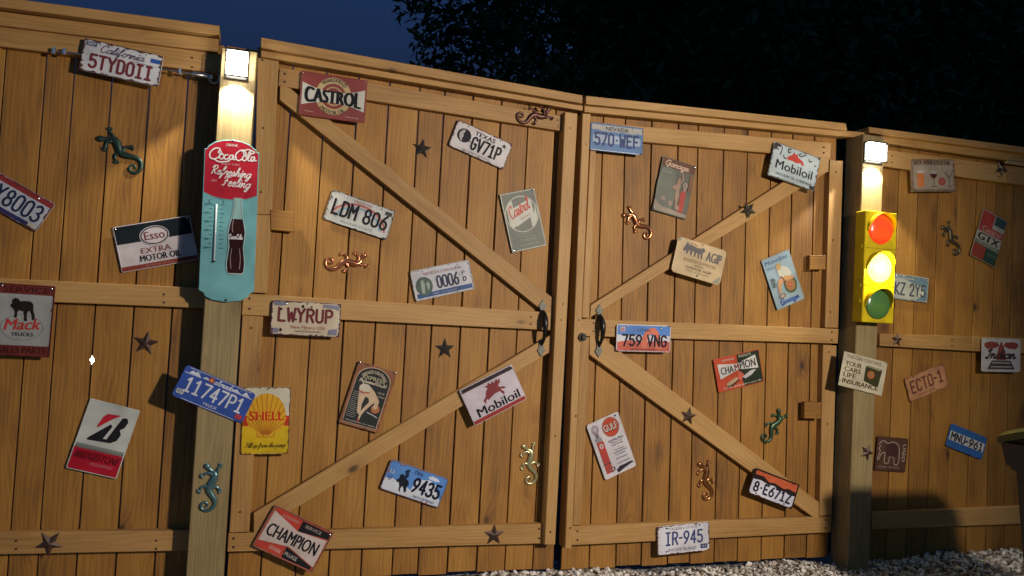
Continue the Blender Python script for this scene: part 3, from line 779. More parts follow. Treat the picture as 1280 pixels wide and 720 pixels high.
p = Plate('blue Colorado truck plate reading 11747P1 wrapped over the left gate post', [(232.7, 454.4), (320.3, 493.4), (300.6, 531.2), (216.2, 492.8)], -.146, (.035, .085, .36), wear=.3)
BW = (.62, .64, .72)
p.polys('mountain_line', [[(22, 28), (34, 12), (44, 18), (54, 10), (72, 28)], [(78, 28), (92, 16), (104, 22), (112, 28)], [(206, 28), (222, 14), (232, 22), (246, 28)], [(250, 28), (262, 10), (272, 20), (284, 28)]], BW)
p.lines('mountain_edge', [[(8, 31), (72, 30)], [(206, 30), (292, 31)]], 2.5, BW)
p.ell('sun_disc', 116, 22, 12, 12, (.45, .08, .05)); p.ell('sun_core', 116, 22, 6, 6, (.65, .32, .08))
p.script('olorado', 128, 32, 78, 12, BW, 3.5)
p.serial('11747P1', 26, 42, 278, 112, BW, 8)
p.text('TRUCK', 154, 130, 62, 13, BW, .01); p.rect('sticker', 9, 108, 38, 130, (.55, .56, .6)); p.text('83', 23, 119, 18, 13, (.1, .1, .2), .01); p.rect('sticker', 262, 116, 291, 136, (.42, .05, .07))
p.lines('border_line', [[(40, 145), (262, 145)], [(20, 5), (280, 5)]], 2, BW); p.chips(8, 3, (.03, .03, .08), 6)

p = Plate('cream New Mexico plate reading LWYRUP with bullet holes on the middle rail', [(339.9, 374.5), (427.9, 379.9), (423.4, 421.4), (338.1, 418.2)], -.052, (.56, .47, .35))
p.serial('LWYRUP', 24, 28, 268, 94, (.14, .02, .025), 11)
p.text('New Mexico USA', 160, 113, 150, 15, (.28, .07, .04), .012); p.text('Land of Enchantment', 160, 130, 112, 9, (.10, .06, .05), .005)
for i, (x, y, r) in enumerate(((132, 22, 6), (150, 10, 3), (40, 38, 5), (43, 128, 6), (170, 22, 4), (105, 80, 4))): p.ell('bullet_hole', x, y, r, r*1.2, (.02, .012, .01), 9)
tp = p.polys('corner_tape', [[(8, 6), (62, 7), (60, 20), (30, 24), (8, 20)], [(218, 8), (288, 9), (290, 34), (278, 26), (220, 22)], [(252, 118), (288, 112), (286, 140), (248, 142)], [(6, 122), (32, 120), (36, 140), (8, 142)]], (.20, .20, .27)); tp['kind'] = 'stuff'
p.chips(22, 4, (.10, .05, .07), 6)

p = Plate('white Texas plate reading GV71P with a dark round emblem', [(572.8, 148.3), (640, 181.1), (629.4, 213.3), (560.6, 181.1)], -.012, (.62, .58, .58))
p.ell('round_emblem', 56, 66, 36, 37, (.02, .018, .03)); p.polys('moon_face', [[(50, 34), (38, 44), (30, 62), (34, 80), (44, 96), (56, 98), (50, 86), (54, 70), (50, 56), (56, 40)]], (.42, .38, .38))
p.text('TEXAS', 158, 28, 110, 24, INK, .03); p.serial('GV71P', 100, 46, 262, 122, INK, 10)
p.lines('dash', [[(84, 84), (96, 84)]], 4, INK); p.text('THE LONE STAR STATE', 140, 136, 150, 9, (.18, .16, .2), .005)
p.polys('star_mark', [[(262, 20), (266, 28), (275, 28), (268, 34), (271, 43), (262, 37), (254, 43), (257, 34), (250, 28), (258, 28)]], INK)
p.chips(24, 5, (.15, .05, .05), 6)

p = Plate('white rainbow plate reading LDM 806 above the copper gecko', [(415.8, 236.4), (494.8, 264.3), (482.8, 300.2), (403.8, 273.9)], -.012, (.56, .57, .54))
def bow(rr, w, col, nm):
    p.lines(nm, [[(150+rr*1.28*cos(radians(a)), 130-rr*sin(radians(a))) for a in range(8, 173, 6)]], w, col)
bow(100, 9, (.42, .12, .12), 'red_arc'); bow(91, 7, (.55, .38, .30), 'orange_arc'); bow(83, 8, (.22, .40, .55), 'blue_arc')
p.serial('LDM 806', 20, 34, 284, 112, (.015, .015, .02), 10)
p.text('ALOHA STATE', 150, 130, 150, 13, (.2, .24, .28), .004); p.text('HAWAII', 150, 18, 80, 11, (.45, .16, .14), .01); p.rect('sticker', 258, 16, 290, 34, (.08, .08, .07)); p.chips(22, 6, (.05, .05, .045), 5)

p = Plate('weathered silver plate reading 0006 PD above the middle rail', [(512.3, 339.3), (585.7, 324.2), (593.9, 361.2), (519.6, 377.2)], -.012, (.56, .56, .60), wear=.6, rough=.22)
p.rect('blue_band', 12, 118, 290, 140, (.05, .10, .26)); p.ell('green_seal', 55, 85, 42, 46, (.10, .14, .12)); p.polys('seal_figure', [[(40, 60), (52, 50), (60, 70), (52, 120), (40, 118)], [(66, 76), (78, 64), (84, 84), (72, 112)]], (.34, .40, .36))
p.serial('0006', 118, 46, 232, 110, (.06, .065, .11), 8); p.text('P', 258, 58, 15, 22, (.10, .11, .16), .01); p.text('D', 260, 88, 18, 24, (.02, .02, .05), .03)
p.text('NORTH CAROLINA', 160, 28, 190, 16, (.42, .28, .30), .01); p.text('FIRST IN FLIGHT', 150, 130, 120, 9, (.45, .48, .6), .0); p.chips(26, 7, (.38, .36, .34), 6, name='scuffs')

p = Plate('blue and white Wyoming truck plate reading 9435 with a bucking horse', [(488.9, 573.3), (561.1, 598.9), (547.8, 636.7), (475, 608.9)], -.012, (.10, .26, .62))
p.polys('snow_field', [[(4, 92), (40, 84), (110, 100), (140, 112), (150, 62), (180, 46), (215, 36), (250, 50), (262, 78), (276, 100), (292, 112), (294, 146), (6, 146)]], (.62, .66, .74))
p.polys('cloud', [[(200, 22), (220, 14), (250, 20), (262, 30), (240, 34), (205, 32)]], (.6, .66, .78))
p.polys('bucking_horse', [[(68, 58), (78, 50), (92, 56), (100, 66), (116, 72), (124, 88), (118, 104), (124, 126), (114, 132), (106, 114), (96, 104), (92, 122), (98, 134), (88, 132), (82, 108), (74, 92), (64, 96), (60, 84), (70, 74)]], (.015, .02, .03))
p.polys('rider', [[(92, 24), (104, 18), (108, 28), (104, 36), (110, 52), (100, 70), (90, 60), (92, 44), (84, 34)]], (.015, .03, .07))
p.serial('9435', 140, 42, 284, 118, (.012, .014, .03), 11); p.text('TRK', 152, 24, 50, 18, (.03, .06, .2), .015); p.text('U', 28, 84, 15, 22, (.05, .09, .3), .02); p.text('22', 26, 54, 26, 16, (.6, .66, .8), .01)
p.text('WYOMING', 215, 134, 110, 12, (.05, .09, .22), .01); p.chips(16, 8, (.28, .14, .12), 6)

p = Plate('blue Nevada plate reading 570-WEF on the top rail of the right gate', [(738.7, 152.9), (804.2, 160), (802.9, 194.2), (737.1, 187.5)], -.05, (.10, .20, .40))
p.polys('hill_panel', [[(6, 8), (294, 8), (294, 42), (270, 36), (240, 44), (200, 40), (70, 42), (40, 34), (6, 36)]], (.42, .40, .38))
p.rect('pale_field', 14, 62, 286, 104, (.36, .45, .58), r=10); p.text('NEVADA', 150, 26, 130, 22, (.05, .05, .09), .01)
p.serial('570.WEF', 20, 48, 278, 122, (.02, .04, .16), 10); p.lines('bright_edge', [[(6, 146), (294, 146)]], 3, (.7, .72, .74)); p.chips(8, 9, (.1, .08, .05), 6)

p = Plate('Utah plate reading 759 VNG with a red rock arch, beside the right handle', [(770.3, 404.7), (839, 407.5), (837, 440.6), (770.6, 438.8)], -.052, (.60, .60, .64))
p.rect('blue_sky_band', 4, 5, 296, 58, (.09, .22, .56)); p.polys('red_ground', [[(4, 98), (60, 88), (150, 96), (240, 86), (296, 92), (296, 146), (4, 146)]], (.50, .11, .07))
p.polys('rock_arch', [[(136, 130), (142, 70), (158, 36), (186, 16), (206, 14), (228, 36), (240, 66), (238, 110), (246, 134), (212, 134), (216, 92), (206, 56), (190, 48), (176, 60), (166, 100), (170, 130)]], (.62, .17, .10))
p.serial('759 VNG', 28, 54, 280, 122, (.02, .015, .03), 9); p.text('UTAH', 150, 30, 66, 18, (.04, .05, .12), .01); p.rect('sticker', 18, 14, 46, 40, (.5, .38, .42)); p.text('20', 30, 28, 20, 16, (.3, .05, .08), .01)
p.text('GREATEST SNOW ON EARTH', 150, 137, 150, 7, (.12, .02, .02), .0); p.screws([(58, 14), (244, 18)], .004); p.chips(7, 10, (.12, .05, .04), 5)

p = Plate('white Rhode Island plate reading IR-945 on the bottom rail', [(821, 657.6), (886.4, 652.3), (886.4, 687.8), (822.2, 694.3)], -.053, (.66, .65, .70))
p.serial('IR-945', 42, 34, 264, 106, (.045, .06, .19), 9); p.text('OCEAN STATE', 150, 20, 160, 13, (.12, .12, .2), .004); p.text('RHODE ISLAND', 142, 128, 160, 16, (.10, .11, .2), .004)
p.rect('sticker', 248, 112, 288, 136, (.04, .05, .14)); p.text('83', 268, 124, 24, 13, (.4, .42, .5), .0)
for x, y in ((52, 134), (242, 12), (52, 14)): p.ell('bolt_hole', x, y, 5, 4, (.02, .02, .03), 9)
p.chips(14, 11, (.14, .05, .04), 6)

p = Plate('plate reading 8-E671Z with an orange top band on the lower right brace', [(944.5, 582.5), (997.6, 607), (990.3, 638.8), (933.9, 614.3)], -.054, (.03, .02, .02))
p.poly('orange_band', [(16, 10), (290, 8), (292, 52), (240, 46), (210, 56), (150, 44), (110, 50), (70, 30), (16, 34)], (.62, .13, .05))
p.poly('white_field', [(10, 62), (60, 56), (110, 66), (150, 60), (170, 72), (230, 70), (250, 78), (292, 74), (292, 130), (280, 144), (20, 144), (8, 130)], (.66, .65, .74))
p.serial('8.E671Z', 24, 66, 276, 128, (.02, .02, .04), 10)
for x in (54, 240): p.ell('bolt_hole', x, 136, 6, 4, (.03, .02, .03), 9)
p.chips(12, 12, (.05, .02, .02), 7)

p = Plate('blue and white Arizona style plate ending 2Y5 half hidden by the traffic light', [(1108.5, 341), (1161, 347), (1158.3, 378.3), (1106, 372)], -.012, (.14, .22, .30))
p.poly('pale_field', [(6, 30), (120, 24), (190, 44), (260, 60), (280, 100), (220, 140), (100, 144), (6, 136)], (.42, .44, .40))
p.serial('AKZ 2Y5', 18, 46, 284, 124, (.07, .09, .12), 10); p.text('ARIZONA', 120, 20, 150, 15, (.5, .5, .44), .01); p.chips(18, 13, (.4, .4, .34), 7, name='scuffs')

p = Plate('rusty orange plate reading ECTO-1 on the right fence', [(1130, 474.4), (1178.9, 452.9), (1185.6, 482.2), (1137.8, 503.3)], -.012, (.46, .22, .11))
p.serial('ECTO-1', 26, 28, 274, 108, (.13, .045, .03), 10); p.text('NEW YORK', 150, 129, 150, 13, (.2, .07, .04), .01); p.rect('sticker', 196, 118, 226, 134, (.5, .26, .14)); p.chips(26, 14, (.20, .075, .04), 6)

p = Plate('blue plate reading MNU 961 beside the dark bin', [(1188.9, 528.4), (1234.4, 547.8), (1226.7, 574.4), (1181.8, 557.3)], -.012, (.035, .12, .34))
p.rect('white_field', 10, 44, 290, 104, (.58, .58, .55), r=6); p.serial('MNU.961', 20, 46, 284, 102, (.02, .02, .03), 9)
p.polys('star_mark', [[(142, 66), (146, 74), (154, 74), (148, 80), (150, 88), (142, 83), (134, 88), (136, 80), (130, 74), (138, 74)]], (.03, .05, .2)); p.chips(9, 15, (.02, .05, .12), 6)

# ================================================================= ENAMEL SIGNS
def ESign(label, corners, y, units, base, **k):
    k.setdefault('rad', 6)
    return Sign('metal_sign', label, 'sign', corners, y, units, base, **k)
RED = (.42, .035, .03); DRED = (.24, .035, .035)

s = ESign('ESSO EXTRA MOTOR OIL sign, black top over pale panel', [(140.6, 284.4), (237.5, 268.7), (248, 323.7), (152.5, 341.9)], -.014, (300, 200), (.56, .50, .52), wear=.25)
s.rect('black_band', 3, 3, 297, 80, (.014, .02, .026)); s.rect('red_band', 3, 178, 297, 197, (.22, .04, .025))
s.ell('oval_ring', 150, 62, 58, 42, (.45, .42, .44)); s.ell('oval_edge', 150, 62, 54, 38.5, (.05, .03, .04)); s.ell('oval', 150, 62, 49, 34, (.56, .50, .52))
s.text('Esso', 150, 61, 80, 36, (.16, .03, .04), .02); s.text('EXTRA', 146, 122, 116, 24, (.20, .06, .06), .02); s.text('MOTOR OIL', 158, 155, 160, 28, INK, .025); s.text('INTERNATIONAL', 150, 188, 110, 7, (.45, .2, .16), 0)
s.screws([(10, 10), (288, 10)])

s = ESign('dark framed Mack trucks sign with a bulldog at the left picture edge', [(-3, 353), (69, 358), (62.6, 447.7), (-9, 443)], -.052, (300, 400), (.14, .025, .02), wear=.3)
s.rect('grey_field', 10, 56, 290, 340, (.32, .32, .31), r=8); s.text('SERVICE', 150, 30, 240, 32, (.05, .012, .01), .02); s.text('SALES PARTS', 150, 366, 250, 34, (.05, .012, .01), .02)
s.ell('oval_ring', 142, 240, 112, 72, (.16, .17, .16), inner=.965)
s.poly('bulldog', [(78, 92), (92, 78), (112, 82), (122, 96), (150, 92), (176, 94), (192, 108), (194, 140), (204, 172), (206, 196), (190, 196), (188, 172), (176, 146), (166, 150), (162, 172), (166, 204), (150, 204), (148, 176), (142, 150), (118, 146), (112, 158), (112, 188), (98, 188), (98, 156), (90, 140), (80, 132), (72, 120), (82, 108)], (.02, .014, .014))
s.text('Mack', 148, 222, 190, 62, (.42, .04, .03), .03, shear=.25, rot=-3); s.text('TRUCKS', 146, 278, 116, 20, INK, .025); s.screws([(22, 14), (282, 18)], .005); s.chips(16, 21, (.08, .02, .015), 9)

s = ESign('white and red Bridgestone sign with a large black and red letter B', [(113, 497.5), (175.8, 513.3), (145, 598.3), (82, 585)], -.014, (200, 300), (.52, .54, .50), wear=.12, rough=.3)
s.rect('red_band', 3, 206, 197, 297, (.42, .012, .03))
s.polys('checker_band', [[(x, 206), (x+6, 206), (x+10, 196), (x+4, 196)] for x in range(5, 188, 9)], INK)
s.polys('checker_rows', [[(x, 195), (x+5, 195), (x+8, 187), (x+3, 187)] for x in range(7, 188, 9)], INK)
s.poly('red_flag', [(72, 62), (84, 46), (138, 40), (110, 62), (64, 110), (60, 104)], (.50, .02, .04))
s.poly('black_letter', [(40, 160), (110, 84), (118, 94), (98, 150), (112, 150), (146, 48), (164, 46), (172, 62), (164, 88), (150, 100), (160, 118), (152, 146), (130, 162), (40, 168)], INK)
s.text('BRIDGESTONE', 102, 232, 172, 30, (.03, .01, .01), .01, shear=.3); s.text('MOTORSPORT', 128, 262, 90, 12, (.55, .2, .22), .0, shear=.2)

s = ESign('yellow and red SHELL sign with a scallop shell next to the truck plate', [(303.4, 483.4), (364, 484), (361, 567.8), (301.5, 567.8)], -.044, (300, 400), (.60, .57, .44), rad=16, wear=.2)
s.poly('red_band', [(4, 170), (296, 170), (296, 236), (4, 236)], (.50, .045, .015)); s.poly('yellow_field', [(4, 232), (296, 232), (296, 384), (284, 396), (16, 396), (4, 384)], (.66, .44, .015))
shell = [(100, 300)]+[(150+118*cos(radians(a))*(1+.025*(i % 2)), 172-132*sin(radians(a))*(1+.03*(i % 2))) for i, a in enumerate(range(205, -26, -11))]+[(200, 300), (206, 280), (170, 292), (150, 300), (130, 292)]
s.poly('scallop_shell', [(95, 272), (98, 296), (200, 296), (205, 272)]+[(150+120*cos(radians(a))*(1+.03*(i % 2)), 172-132*sin(radians(a))*(1+.03*(i % 2))) for i, a in enumerate(range(-38, 219, 10))], (.66, .36, .02))
s.lines('shell_ribs', [[(150+118*cos(radians(a)), 172-130*sin(radians(a))), (150+12*cos(radians(a)), 286-6*sin(radians(a)))] for a in range(-18, 199, 18)], 5, (.42, .13, .01))
s.lines('shell_foot', [[(96, 272), (98, 298), (202, 298), (205, 272)]], 4, (.42, .13, .01))
s.text('SHELL', 152, 172, 220, 54, (.52, .03, .012), .035); s.script('Fill up from the pump', 26, 358, 250, 13, (.16, .10, .01), 4, name='script_lettering'); s.ell('nail_hole', 150, 14, 4, 5, INK, 9); s.chips(12, 22, (.22, .09, .02), 8)

def champion_bow(s, top, a, b):
    pass
s = ESign('large CHAMPION spark plugs sign on the bottom left of the gate', [(344.4, 631), (416.4, 665), (390.3, 717), (313.9, 681)], -.052, (300, 200), (.40, .09, .055), wear=.35)
s.poly('red_corner_panel', [(20, 8), (150, 8), (150, 62), (20, 20)], (.50, .05, .03)); s.poly('black_corner_panel', [(150, 12), (292, 12), (292, 40), (150, 62)], INK)
s.poly('white_bowtie', [(14, 22), (150, 62), (290, 48), (292, 176), (150, 138), (12, 164)], (.58, .48, .44)); s.poly('red_lower_panel', [(14, 166), (140, 142), (140, 192), (14, 190)], (.52, .06, .04)); s.poly('black_lower_panel', [(142, 142), (284, 178), (284, 192), (142, 192)], INK)
s.text('CHAMPION', 148, 102, 250, 58, INK, .025); s.text('SPARK', 100, 172, 62, 18, (.6, .35, .3), .02, rot=3); s.text('PLUGS', 178, 172, 62, 17, (.55, .5, .45), .02, rot=5); s.text('AUTHORISED', 96, 26, 84, 13, (.6, .3, .25), .01); s.text('SERVICE', 210, 28, 80, 14, (.45, .35, .3), .01)
s.chips(20, 23, (.2, .09, .06), 6); s.screws([(290, 16)], .004)

s = ESign('red and cream WAKEFIELD CASTROL MOTOR OIL sign at the top rail', [(376.8, 88.5), (459.4, 100.7), (455.9, 155), (373.3, 142.6)], -.052, (300, 200), (.25, .05, .045), rad=8, wear=.15)
s.ell('cream_disc', 150, 96, 82, 86, (.50, .38, .19)); s.ell('red_disc', 150, 96, 58, 58, (.25, .05, .045)); s.ell('gold_ring', 150, 96, 44, 44, (.45, .32, .16), inner=.86)
s.poly('cream_bowtie', [(8, 48)]+[(x, 48+30*(1-((x-150)/142)**2)) for x in range(20, 290, 18)]+[(292, 48), (292, 152)]+[(x, 152-26*(1-((x-150)/142)**2)) for x in range(280, 10, -18)]+[(8, 152)], (.58, .57, .49))
s.text('WAKEFIELD', 150, 22, 122, 18, INK, .015, arc_r=75); s.text('MOTOR OIL', 150, 172, 116, 19, INK, .015, arc_r=-75)
s.text('CASTROL', 148, 101, 258, 68, INK, .055, deform=lambda X, Y, w, h: (X, Y*(.85+.35*(X/(w/2))**2)))
s.lines('fine_print', [[(24, 178), (64, 180)], [(210, 182), (270, 184)]], 3, (.5, .3, .25)); s.screws([(9, 9), (291, 9)], .003)

s = ESign('grey Castrol sign with red script inside a white ring', [(623.9, 243), (667.2, 235), (683.9, 307), (640.3, 316)], -.014, (200, 300), (.15, .155, .13), rad=5, wear=.15)
OFFW = (.56, .56, .46)
s.lines('pale_border', [[(4, 4), (196, 4), (196, 296), (4, 296), (4, 4)]], 5, OFFW); s.ell('white_ring', 100, 118, 93, 92, OFFW, inner=.955, n=40)
s.polys('white_bands', [[(22, 76), (40, 52), (58, 44), (58, 82), (58, 170), (36, 182), (22, 160)]], OFFW); s.polys('white_panel', [[(58, 82), (150, 50), (166, 56), (166, 132), (58, 176)]], (.58, .57, .5)); s.polys('white_lower_band', [[(142, 144), (166, 132), (182, 80), (182, 150), (160, 186), (142, 194)]], OFFW)
s.script('Castrol', 36, 136, 124, 30, (.52, .05, .03), 6, slant=.2, rot=-19); s.text('REGISTERED', 118, 134, 60, 7, (.4, .1, .08), 0, rot=-19)
for i, (t, w, yy, h) in enumerate((('Unsurpassed for all', 120, 218, 8), ('MOTOR OIL', 80, 232, 8), ('CLASSIC', 90, 250, 14), ('XL 20W 50', 110, 274, 10))): s.text(t, 104, yy, w, h, (.46, .46, .38), .0)
s.screws([(190, 10), (10, 290)], .005)

s = ESign('rust bordered EXPRESS sign with a bending figure on black', [(448.3, 450.5), (497, 465.8), (471.3, 540.8), (423.3, 528.3)], -.014, (200, 300), (.27, .11, .055), rad=6, wear=.5)
arch = [(16, 286), (16, 80)]+[(100-84*cos(radians(a)), 78-66*sin(radians(a))) for a in range(0, 181, 15)]+[(184, 80), (184, 286)]
s.poly('arched_border', [(x+(4 if x < 50 else -4 if x > 150 else 0)*-1, y-4 if y < 100 else y+3) for x, y in arch], (.46, .34, .24)); s.poly('black_arch_field', arch, (.035, .04, .042))
CRM = (.60, .52, .40)
s.text('GREASED LIGHTNING', 100, 30, 142, 15, CRM, .01, arc_r=74); s.text('EXPRESS', 100, 62, 112, 18, (.5, .48, .3), .02); s.script('Professional lube Job', 32, 88, 138, 7, CRM, 3)
s.poly('bending_figure', [(44, 108), (58, 96), (84, 96), (100, 104), (126, 122), (150, 146), (160, 160), (158, 178), (146, 180), (134, 170), (124, 186), (106, 214), (94, 240), (92, 262), (84, 262), (84, 240), (70, 232), (62, 200), (54, 170), (48, 140)], (.58, .43, .28))
s.poly('gap_shape', [(86, 150), (104, 156), (112, 172), (96, 200), (86, 222), (80, 190)], (.035, .04, .042)); s.poly('pale_shorts', [(42, 110), (56, 94), (84, 94), (98, 106), (96, 128), (46, 130)], (.60, .56, .46)); s.lines('red_trim', [[(46, 131), (72, 137), (97, 130)]], 6, (.42, .07, .04))
s.ell('red_hair', 152, 196, 22, 20, (.42, .16, .06)); s.ell('face', 148, 186, 11, 12, (.6, .45, .3)); s.lines('shoe', [[(84, 262), (90, 274)]], 7, (.42, .07, .04)); s.lines('spill', [[(118, 220), (150, 226), (172, 232)]], 5, (.45, .44, .4))
s.text('Quick', 156, 118, 34, 9, CRM, .01); s.text('Clean', 162, 134, 34, 9, CRM, .01); s.lines('fine_print', [[(22, y), (22+random.uniform(26, 44), y)] for y in range(140, 262, 9)], 3, (.26, .26, .24)); s.text('The satisfaction you require', 100, 276, 150, 9, CRM, .005)
s.screws([(8, 6), (192, 6)], .005); s.chips(10, 24, (.20, .07, .03), 7)

s = ESign('pale lilac Mobiloil sign with a dark top edge on the lower brace', [(574, 489.2), (638.9, 454.5), (658.7, 499.7), (593.4, 531.4)], -.056, (300, 200), (.58, .52, .58), wear=.18, rough=.3)
s.rect('dark_top_band', 3, 3, 297, 24, (.05, .035, .04)); s.rect('red_band', 3, 178, 297, 197, (.34, .045, .04))
PEG = [(96, 126), (92, 104), (112, 88), (120, 68), (136, 56), (124, 40), (140, 42), (150, 30), (160, 44), (172, 30), (176, 46), (196, 30), (200, 44), (214, 34), (208, 54), (192, 66), (196, 78), (216, 82), (226, 96), (214, 94), (196, 90), (210, 112), (202, 124), (188, 98), (164, 96), (140, 104), (118, 112), (110, 104), (104, 112)]
s.poly('winged_horse', PEG, (.24, .045, .05)); s.text('Mobiloil', 158, 150, 240, 46, INK, .025); s.screws([(290, 9)], .005); s.screws([(10, 10)], .003); s.chips(8, 25, (.3, .2, .22), 5)

s = ESign('brown Garage pin-up sign leaning over the copper gecko of the right gate', [(828.5, 195.4), (871.5, 208), (856.3, 273.9), (814.6, 262.8)], -.014, (200, 300), (.13, .13, .105), rad=4, wear=.3, tilt=(0, 1))
s.rect('brown_band', 3, 3, 197, 50, (.13, .055, .03)); s.poly('pale_sweep', [(4, 282), (4, 236), (60, 260), (130, 272), (196, 276), (196, 294), (8, 294)], (.34, .28, .22)); s.poly('grey_haze', [(8, 70), (80, 60), (110, 140), (100, 260), (8, 238)], (.17, .18, .145), smooth=4)
s.script('Garage', 22, 42, 136, 15, (.55, .38, .28), 6, slant=.2); s.text('Open', 40, 76, 56, 22, (.28, .30, .24), .0, shear=.2)
s.rect('red_pump', 140, 158, 170, 270, (.42, .06, .045), r=5); s.ell('pump_globe', 158, 122, 13, 16, (.42, .36, .32)); s.text('B', 158, 122, 12, 18, (.16, .08, .06), .02); s.rect('pump_column', 148, 138, 168, 158, (.3, .2, .16))
s.poly('standing_figure', [(112, 92), (122, 88), (128, 100), (122, 112), (132, 130), (128, 160), (134, 190), (128, 230), (130, 262), (120, 262), (116, 220), (108, 186), (110, 160), (92, 156), (84, 148), (104, 132), (110, 116), (108, 104)], (.38, .25, .18)); s.lines('raised_arm', [[(126, 118), (140, 96), (130, 66)]], 8, (.38, .25, .18))
for x, y in ((46, 222), (90, 238), (134, 252)): s.ell('wheel', x, y, 13, 14, (.34, .24, .2), 16)
s.rect('side_label', 176, 60, 192, 150, (.22, .10, .06)); s.screws([(192, 8), (8, 288)], .0055)

s = ESign('cream AGIP garage sign with chamfered corners over the upper right brace', [(848.3, 294.4), (908.3, 314.4), (899.4, 356.7), (838.3, 339.4)], -.06, (300, 200), (.58, .44, .26), rad=22, wear=.2)
DOG = [(46, 72), (40, 60), (54, 34), (60, 12), (70, 28), (92, 26), (120, 34), (150, 30), (160, 22), (172, 34), (170, 46), (160, 52), (164, 88), (156, 90), (150, 64), (142, 62), (144, 88), (136, 90), (130, 62), (122, 62), (120, 86), (112, 86), (110, 60), (98, 58), (96, 84), (88, 84), (84, 58), (76, 60), (70, 82), (62, 80), (62, 62)]
s.poly('six_legged_dog', DOG, (.14, .12, .13)); s.lines('dog_flame', [[(76, 20), (100, 16), (120, 26)]], 8, (.45, .25, .14)); s.text('AGIP', 232, 62, 96, 56, (.14, .13, .13), .03)
s.text('BENZINA SUPERIORE', 156, 112, 200, 18, (.30, .17, .08), .0); s.text('SERVIZIO', 156, 132, 60, 8, (.2, .14, .08), 0); s.text('GARAGE AGIP', 156, 150, 160, 14, (.22, .14, .08), .02); s.text('Olio e Benzina', 156, 168, 140, 8, (.25, .18, .1), 0); s.ell('seal', 156, 184, 7, 7, (.2, .16, .12), 14)
s.polys('worn_corners', [[(4, 6), (24, 4), (16, 22), (4, 26)], [(250, 192), (292, 150), (294, 190), (280, 196)]], (.30, .29, .22)); s.ell('nail_hole', 150, 9, 6, 5, (.3, .26, .12), 10)

s = ESign('scroll edged white Mobiloil sign at the top right of the gate', [(967.9, 177), (1026.2, 197.7), (1016.6, 239.2), (959.5, 218.5)], -.058, (300, 200), (.50, .58, .60), rad=8, wear=.25)
s.poly('red_flying_horse', [(92, 68), (108, 50), (124, 40), (130, 20), (142, 34), (154, 22), (158, 40), (176, 48), (196, 58), (206, 74), (198, 82), (182, 70), (160, 78), (130, 74), (108, 76)], (.52, .06, .04))
s.lines('black_scrolls', [[(110, 12), (92, 16), (96, 34), (108, 28)], [(176, 14), (164, 26), (176, 34), (188, 24), (206, 14)], [(52, 16), (54, 40), (48, 62)], [(230, 30), (236, 44), (250, 36)], [(20, 30), (34, 38)], [(70, 60), (78, 72), (92, 74)]], 6, (.06, .05, .05), smooth=4)
s.text('Mobiloil', 152, 118, 236, 52, (.03, .03, .035), .012); s.text('VACUUM OIL COMPANY', 160, 172, 236, 16, (.08, .09, .11), .01); s.polys('dark_corner', [[(4, 4), (46, 6), (44, 20), (24, 22), (18, 44), (4, 40)], [(262, 176), (296, 174), (296, 194), (270, 196)]], (.06, .05, .055)); s.ell('nail_hole', 276, 56, 7, 6, (.2, .2, .18), 10); s.chips(12, 27, (.1, .09, .09), 6)

s = ESign('pale blue garage sign with a rider on a scooter', [(951.9, 325.6), (985.6, 311.9), (1005.6, 372.5), (971.3, 388.8)], -.014, (200, 300), (.26, .36, .46), rad=4, wear=.2)
s.text('Monoline', 96, 28, 160, 26, (.06, .12, .28), .01, shear=.2); s.text('SERVICE', 44, 62, 60, 16, (.14, .22, .36), .01)
s.ell('rear_wheel', 138, 190, 44, 50, (.10, .11, .07)); s.ell('wheel_rim', 138, 190, 32, 36, (.36, .18, .09)); s.ell('wheel_hub', 134, 190, 15, 16, (.42, .06, .04)); s.ell('wheel_cap', 134, 190, 7, 7, (.5, .3, .2))
s.poly('white_jacket', [(80, 84), (120, 72), (152, 92), (168, 128), (150, 146), (90, 142), (78, 112)], (.50, .50, .46)); s.ell('head', 94, 70, 17, 20, (.50, .32, .2)); s.ell('hair', 100, 62, 14, 12, (.42, .28, .12))
s.poly('tan_legs', [(64, 140), (120, 132), (176, 150), (170, 162), (100, 158), (76, 176), (56, 214), (44, 218), (50, 180)], (.50, .27, .15)); s.ell('front_wheel', 62, 234, 24, 15, (.22, .16, .13)); s.ell('front_hub', 62, 234, 12, 8, (.4, .36, .32)); s.lines('handlebar', [[(90, 128), (104, 148), (100, 170)]], 7, (.16, .05, .03))
s.polys('checker_flag', [[(16+10*i+(j % 2)*5, 120+11*j), (21+10*i+(j % 2)*5, 118+11*j), (21+10*i+(j % 2)*5, 127+11*j), (16+10*i+(j % 2)*5, 129+11*j)] for i in range(3) for j in range(5)], (.05, .06, .05))
s.script('Garage', 34, 280, 130, 15, (.05, .10, .36), 6, slant=.2)

s = ESign('small red and black CHAMPION sign with a spark plug', [(890.7, 449), (948, 436.8), (955.3, 477.6), (898.5, 490.2)], -.014, (300, 200), (.50, .07, .03), rad=8, wear=.15)
s.poly('black_half', [(150, 4), (296, 4), (296, 196), (172, 196), (150, 100)], (.03, .04, .025)); s.poly('white_bowtie', [(20, 34), (140, 56), (270, 26), (278, 108), (150, 92), (26, 126)], (.60, .58, .56))
s.text('CHA', 76, 80, 84, 44, INK, .015); s.text('PION', 212, 70, 104, 48, INK, .015); pass
s.poly('plug_body', [(166, 140), (224, 114), (262, 112), (230, 138), (184, 154)], (.50, .48, .50)); s.poly('plug_base', [(60, 158), (128, 132), (138, 146), (82, 172), (58, 172)], (.42, .34, .2)); s.poly('plug_shadow', [(64, 172), (90, 172), (140, 150), (146, 156), (96, 182), (62, 180)], (.05, .045, .03)); s.poly('red_flash', [(134, 96), (160, 108), (178, 128), (164, 146), (150, 160), (134, 140), (140, 120)], (.60, .12, .08))
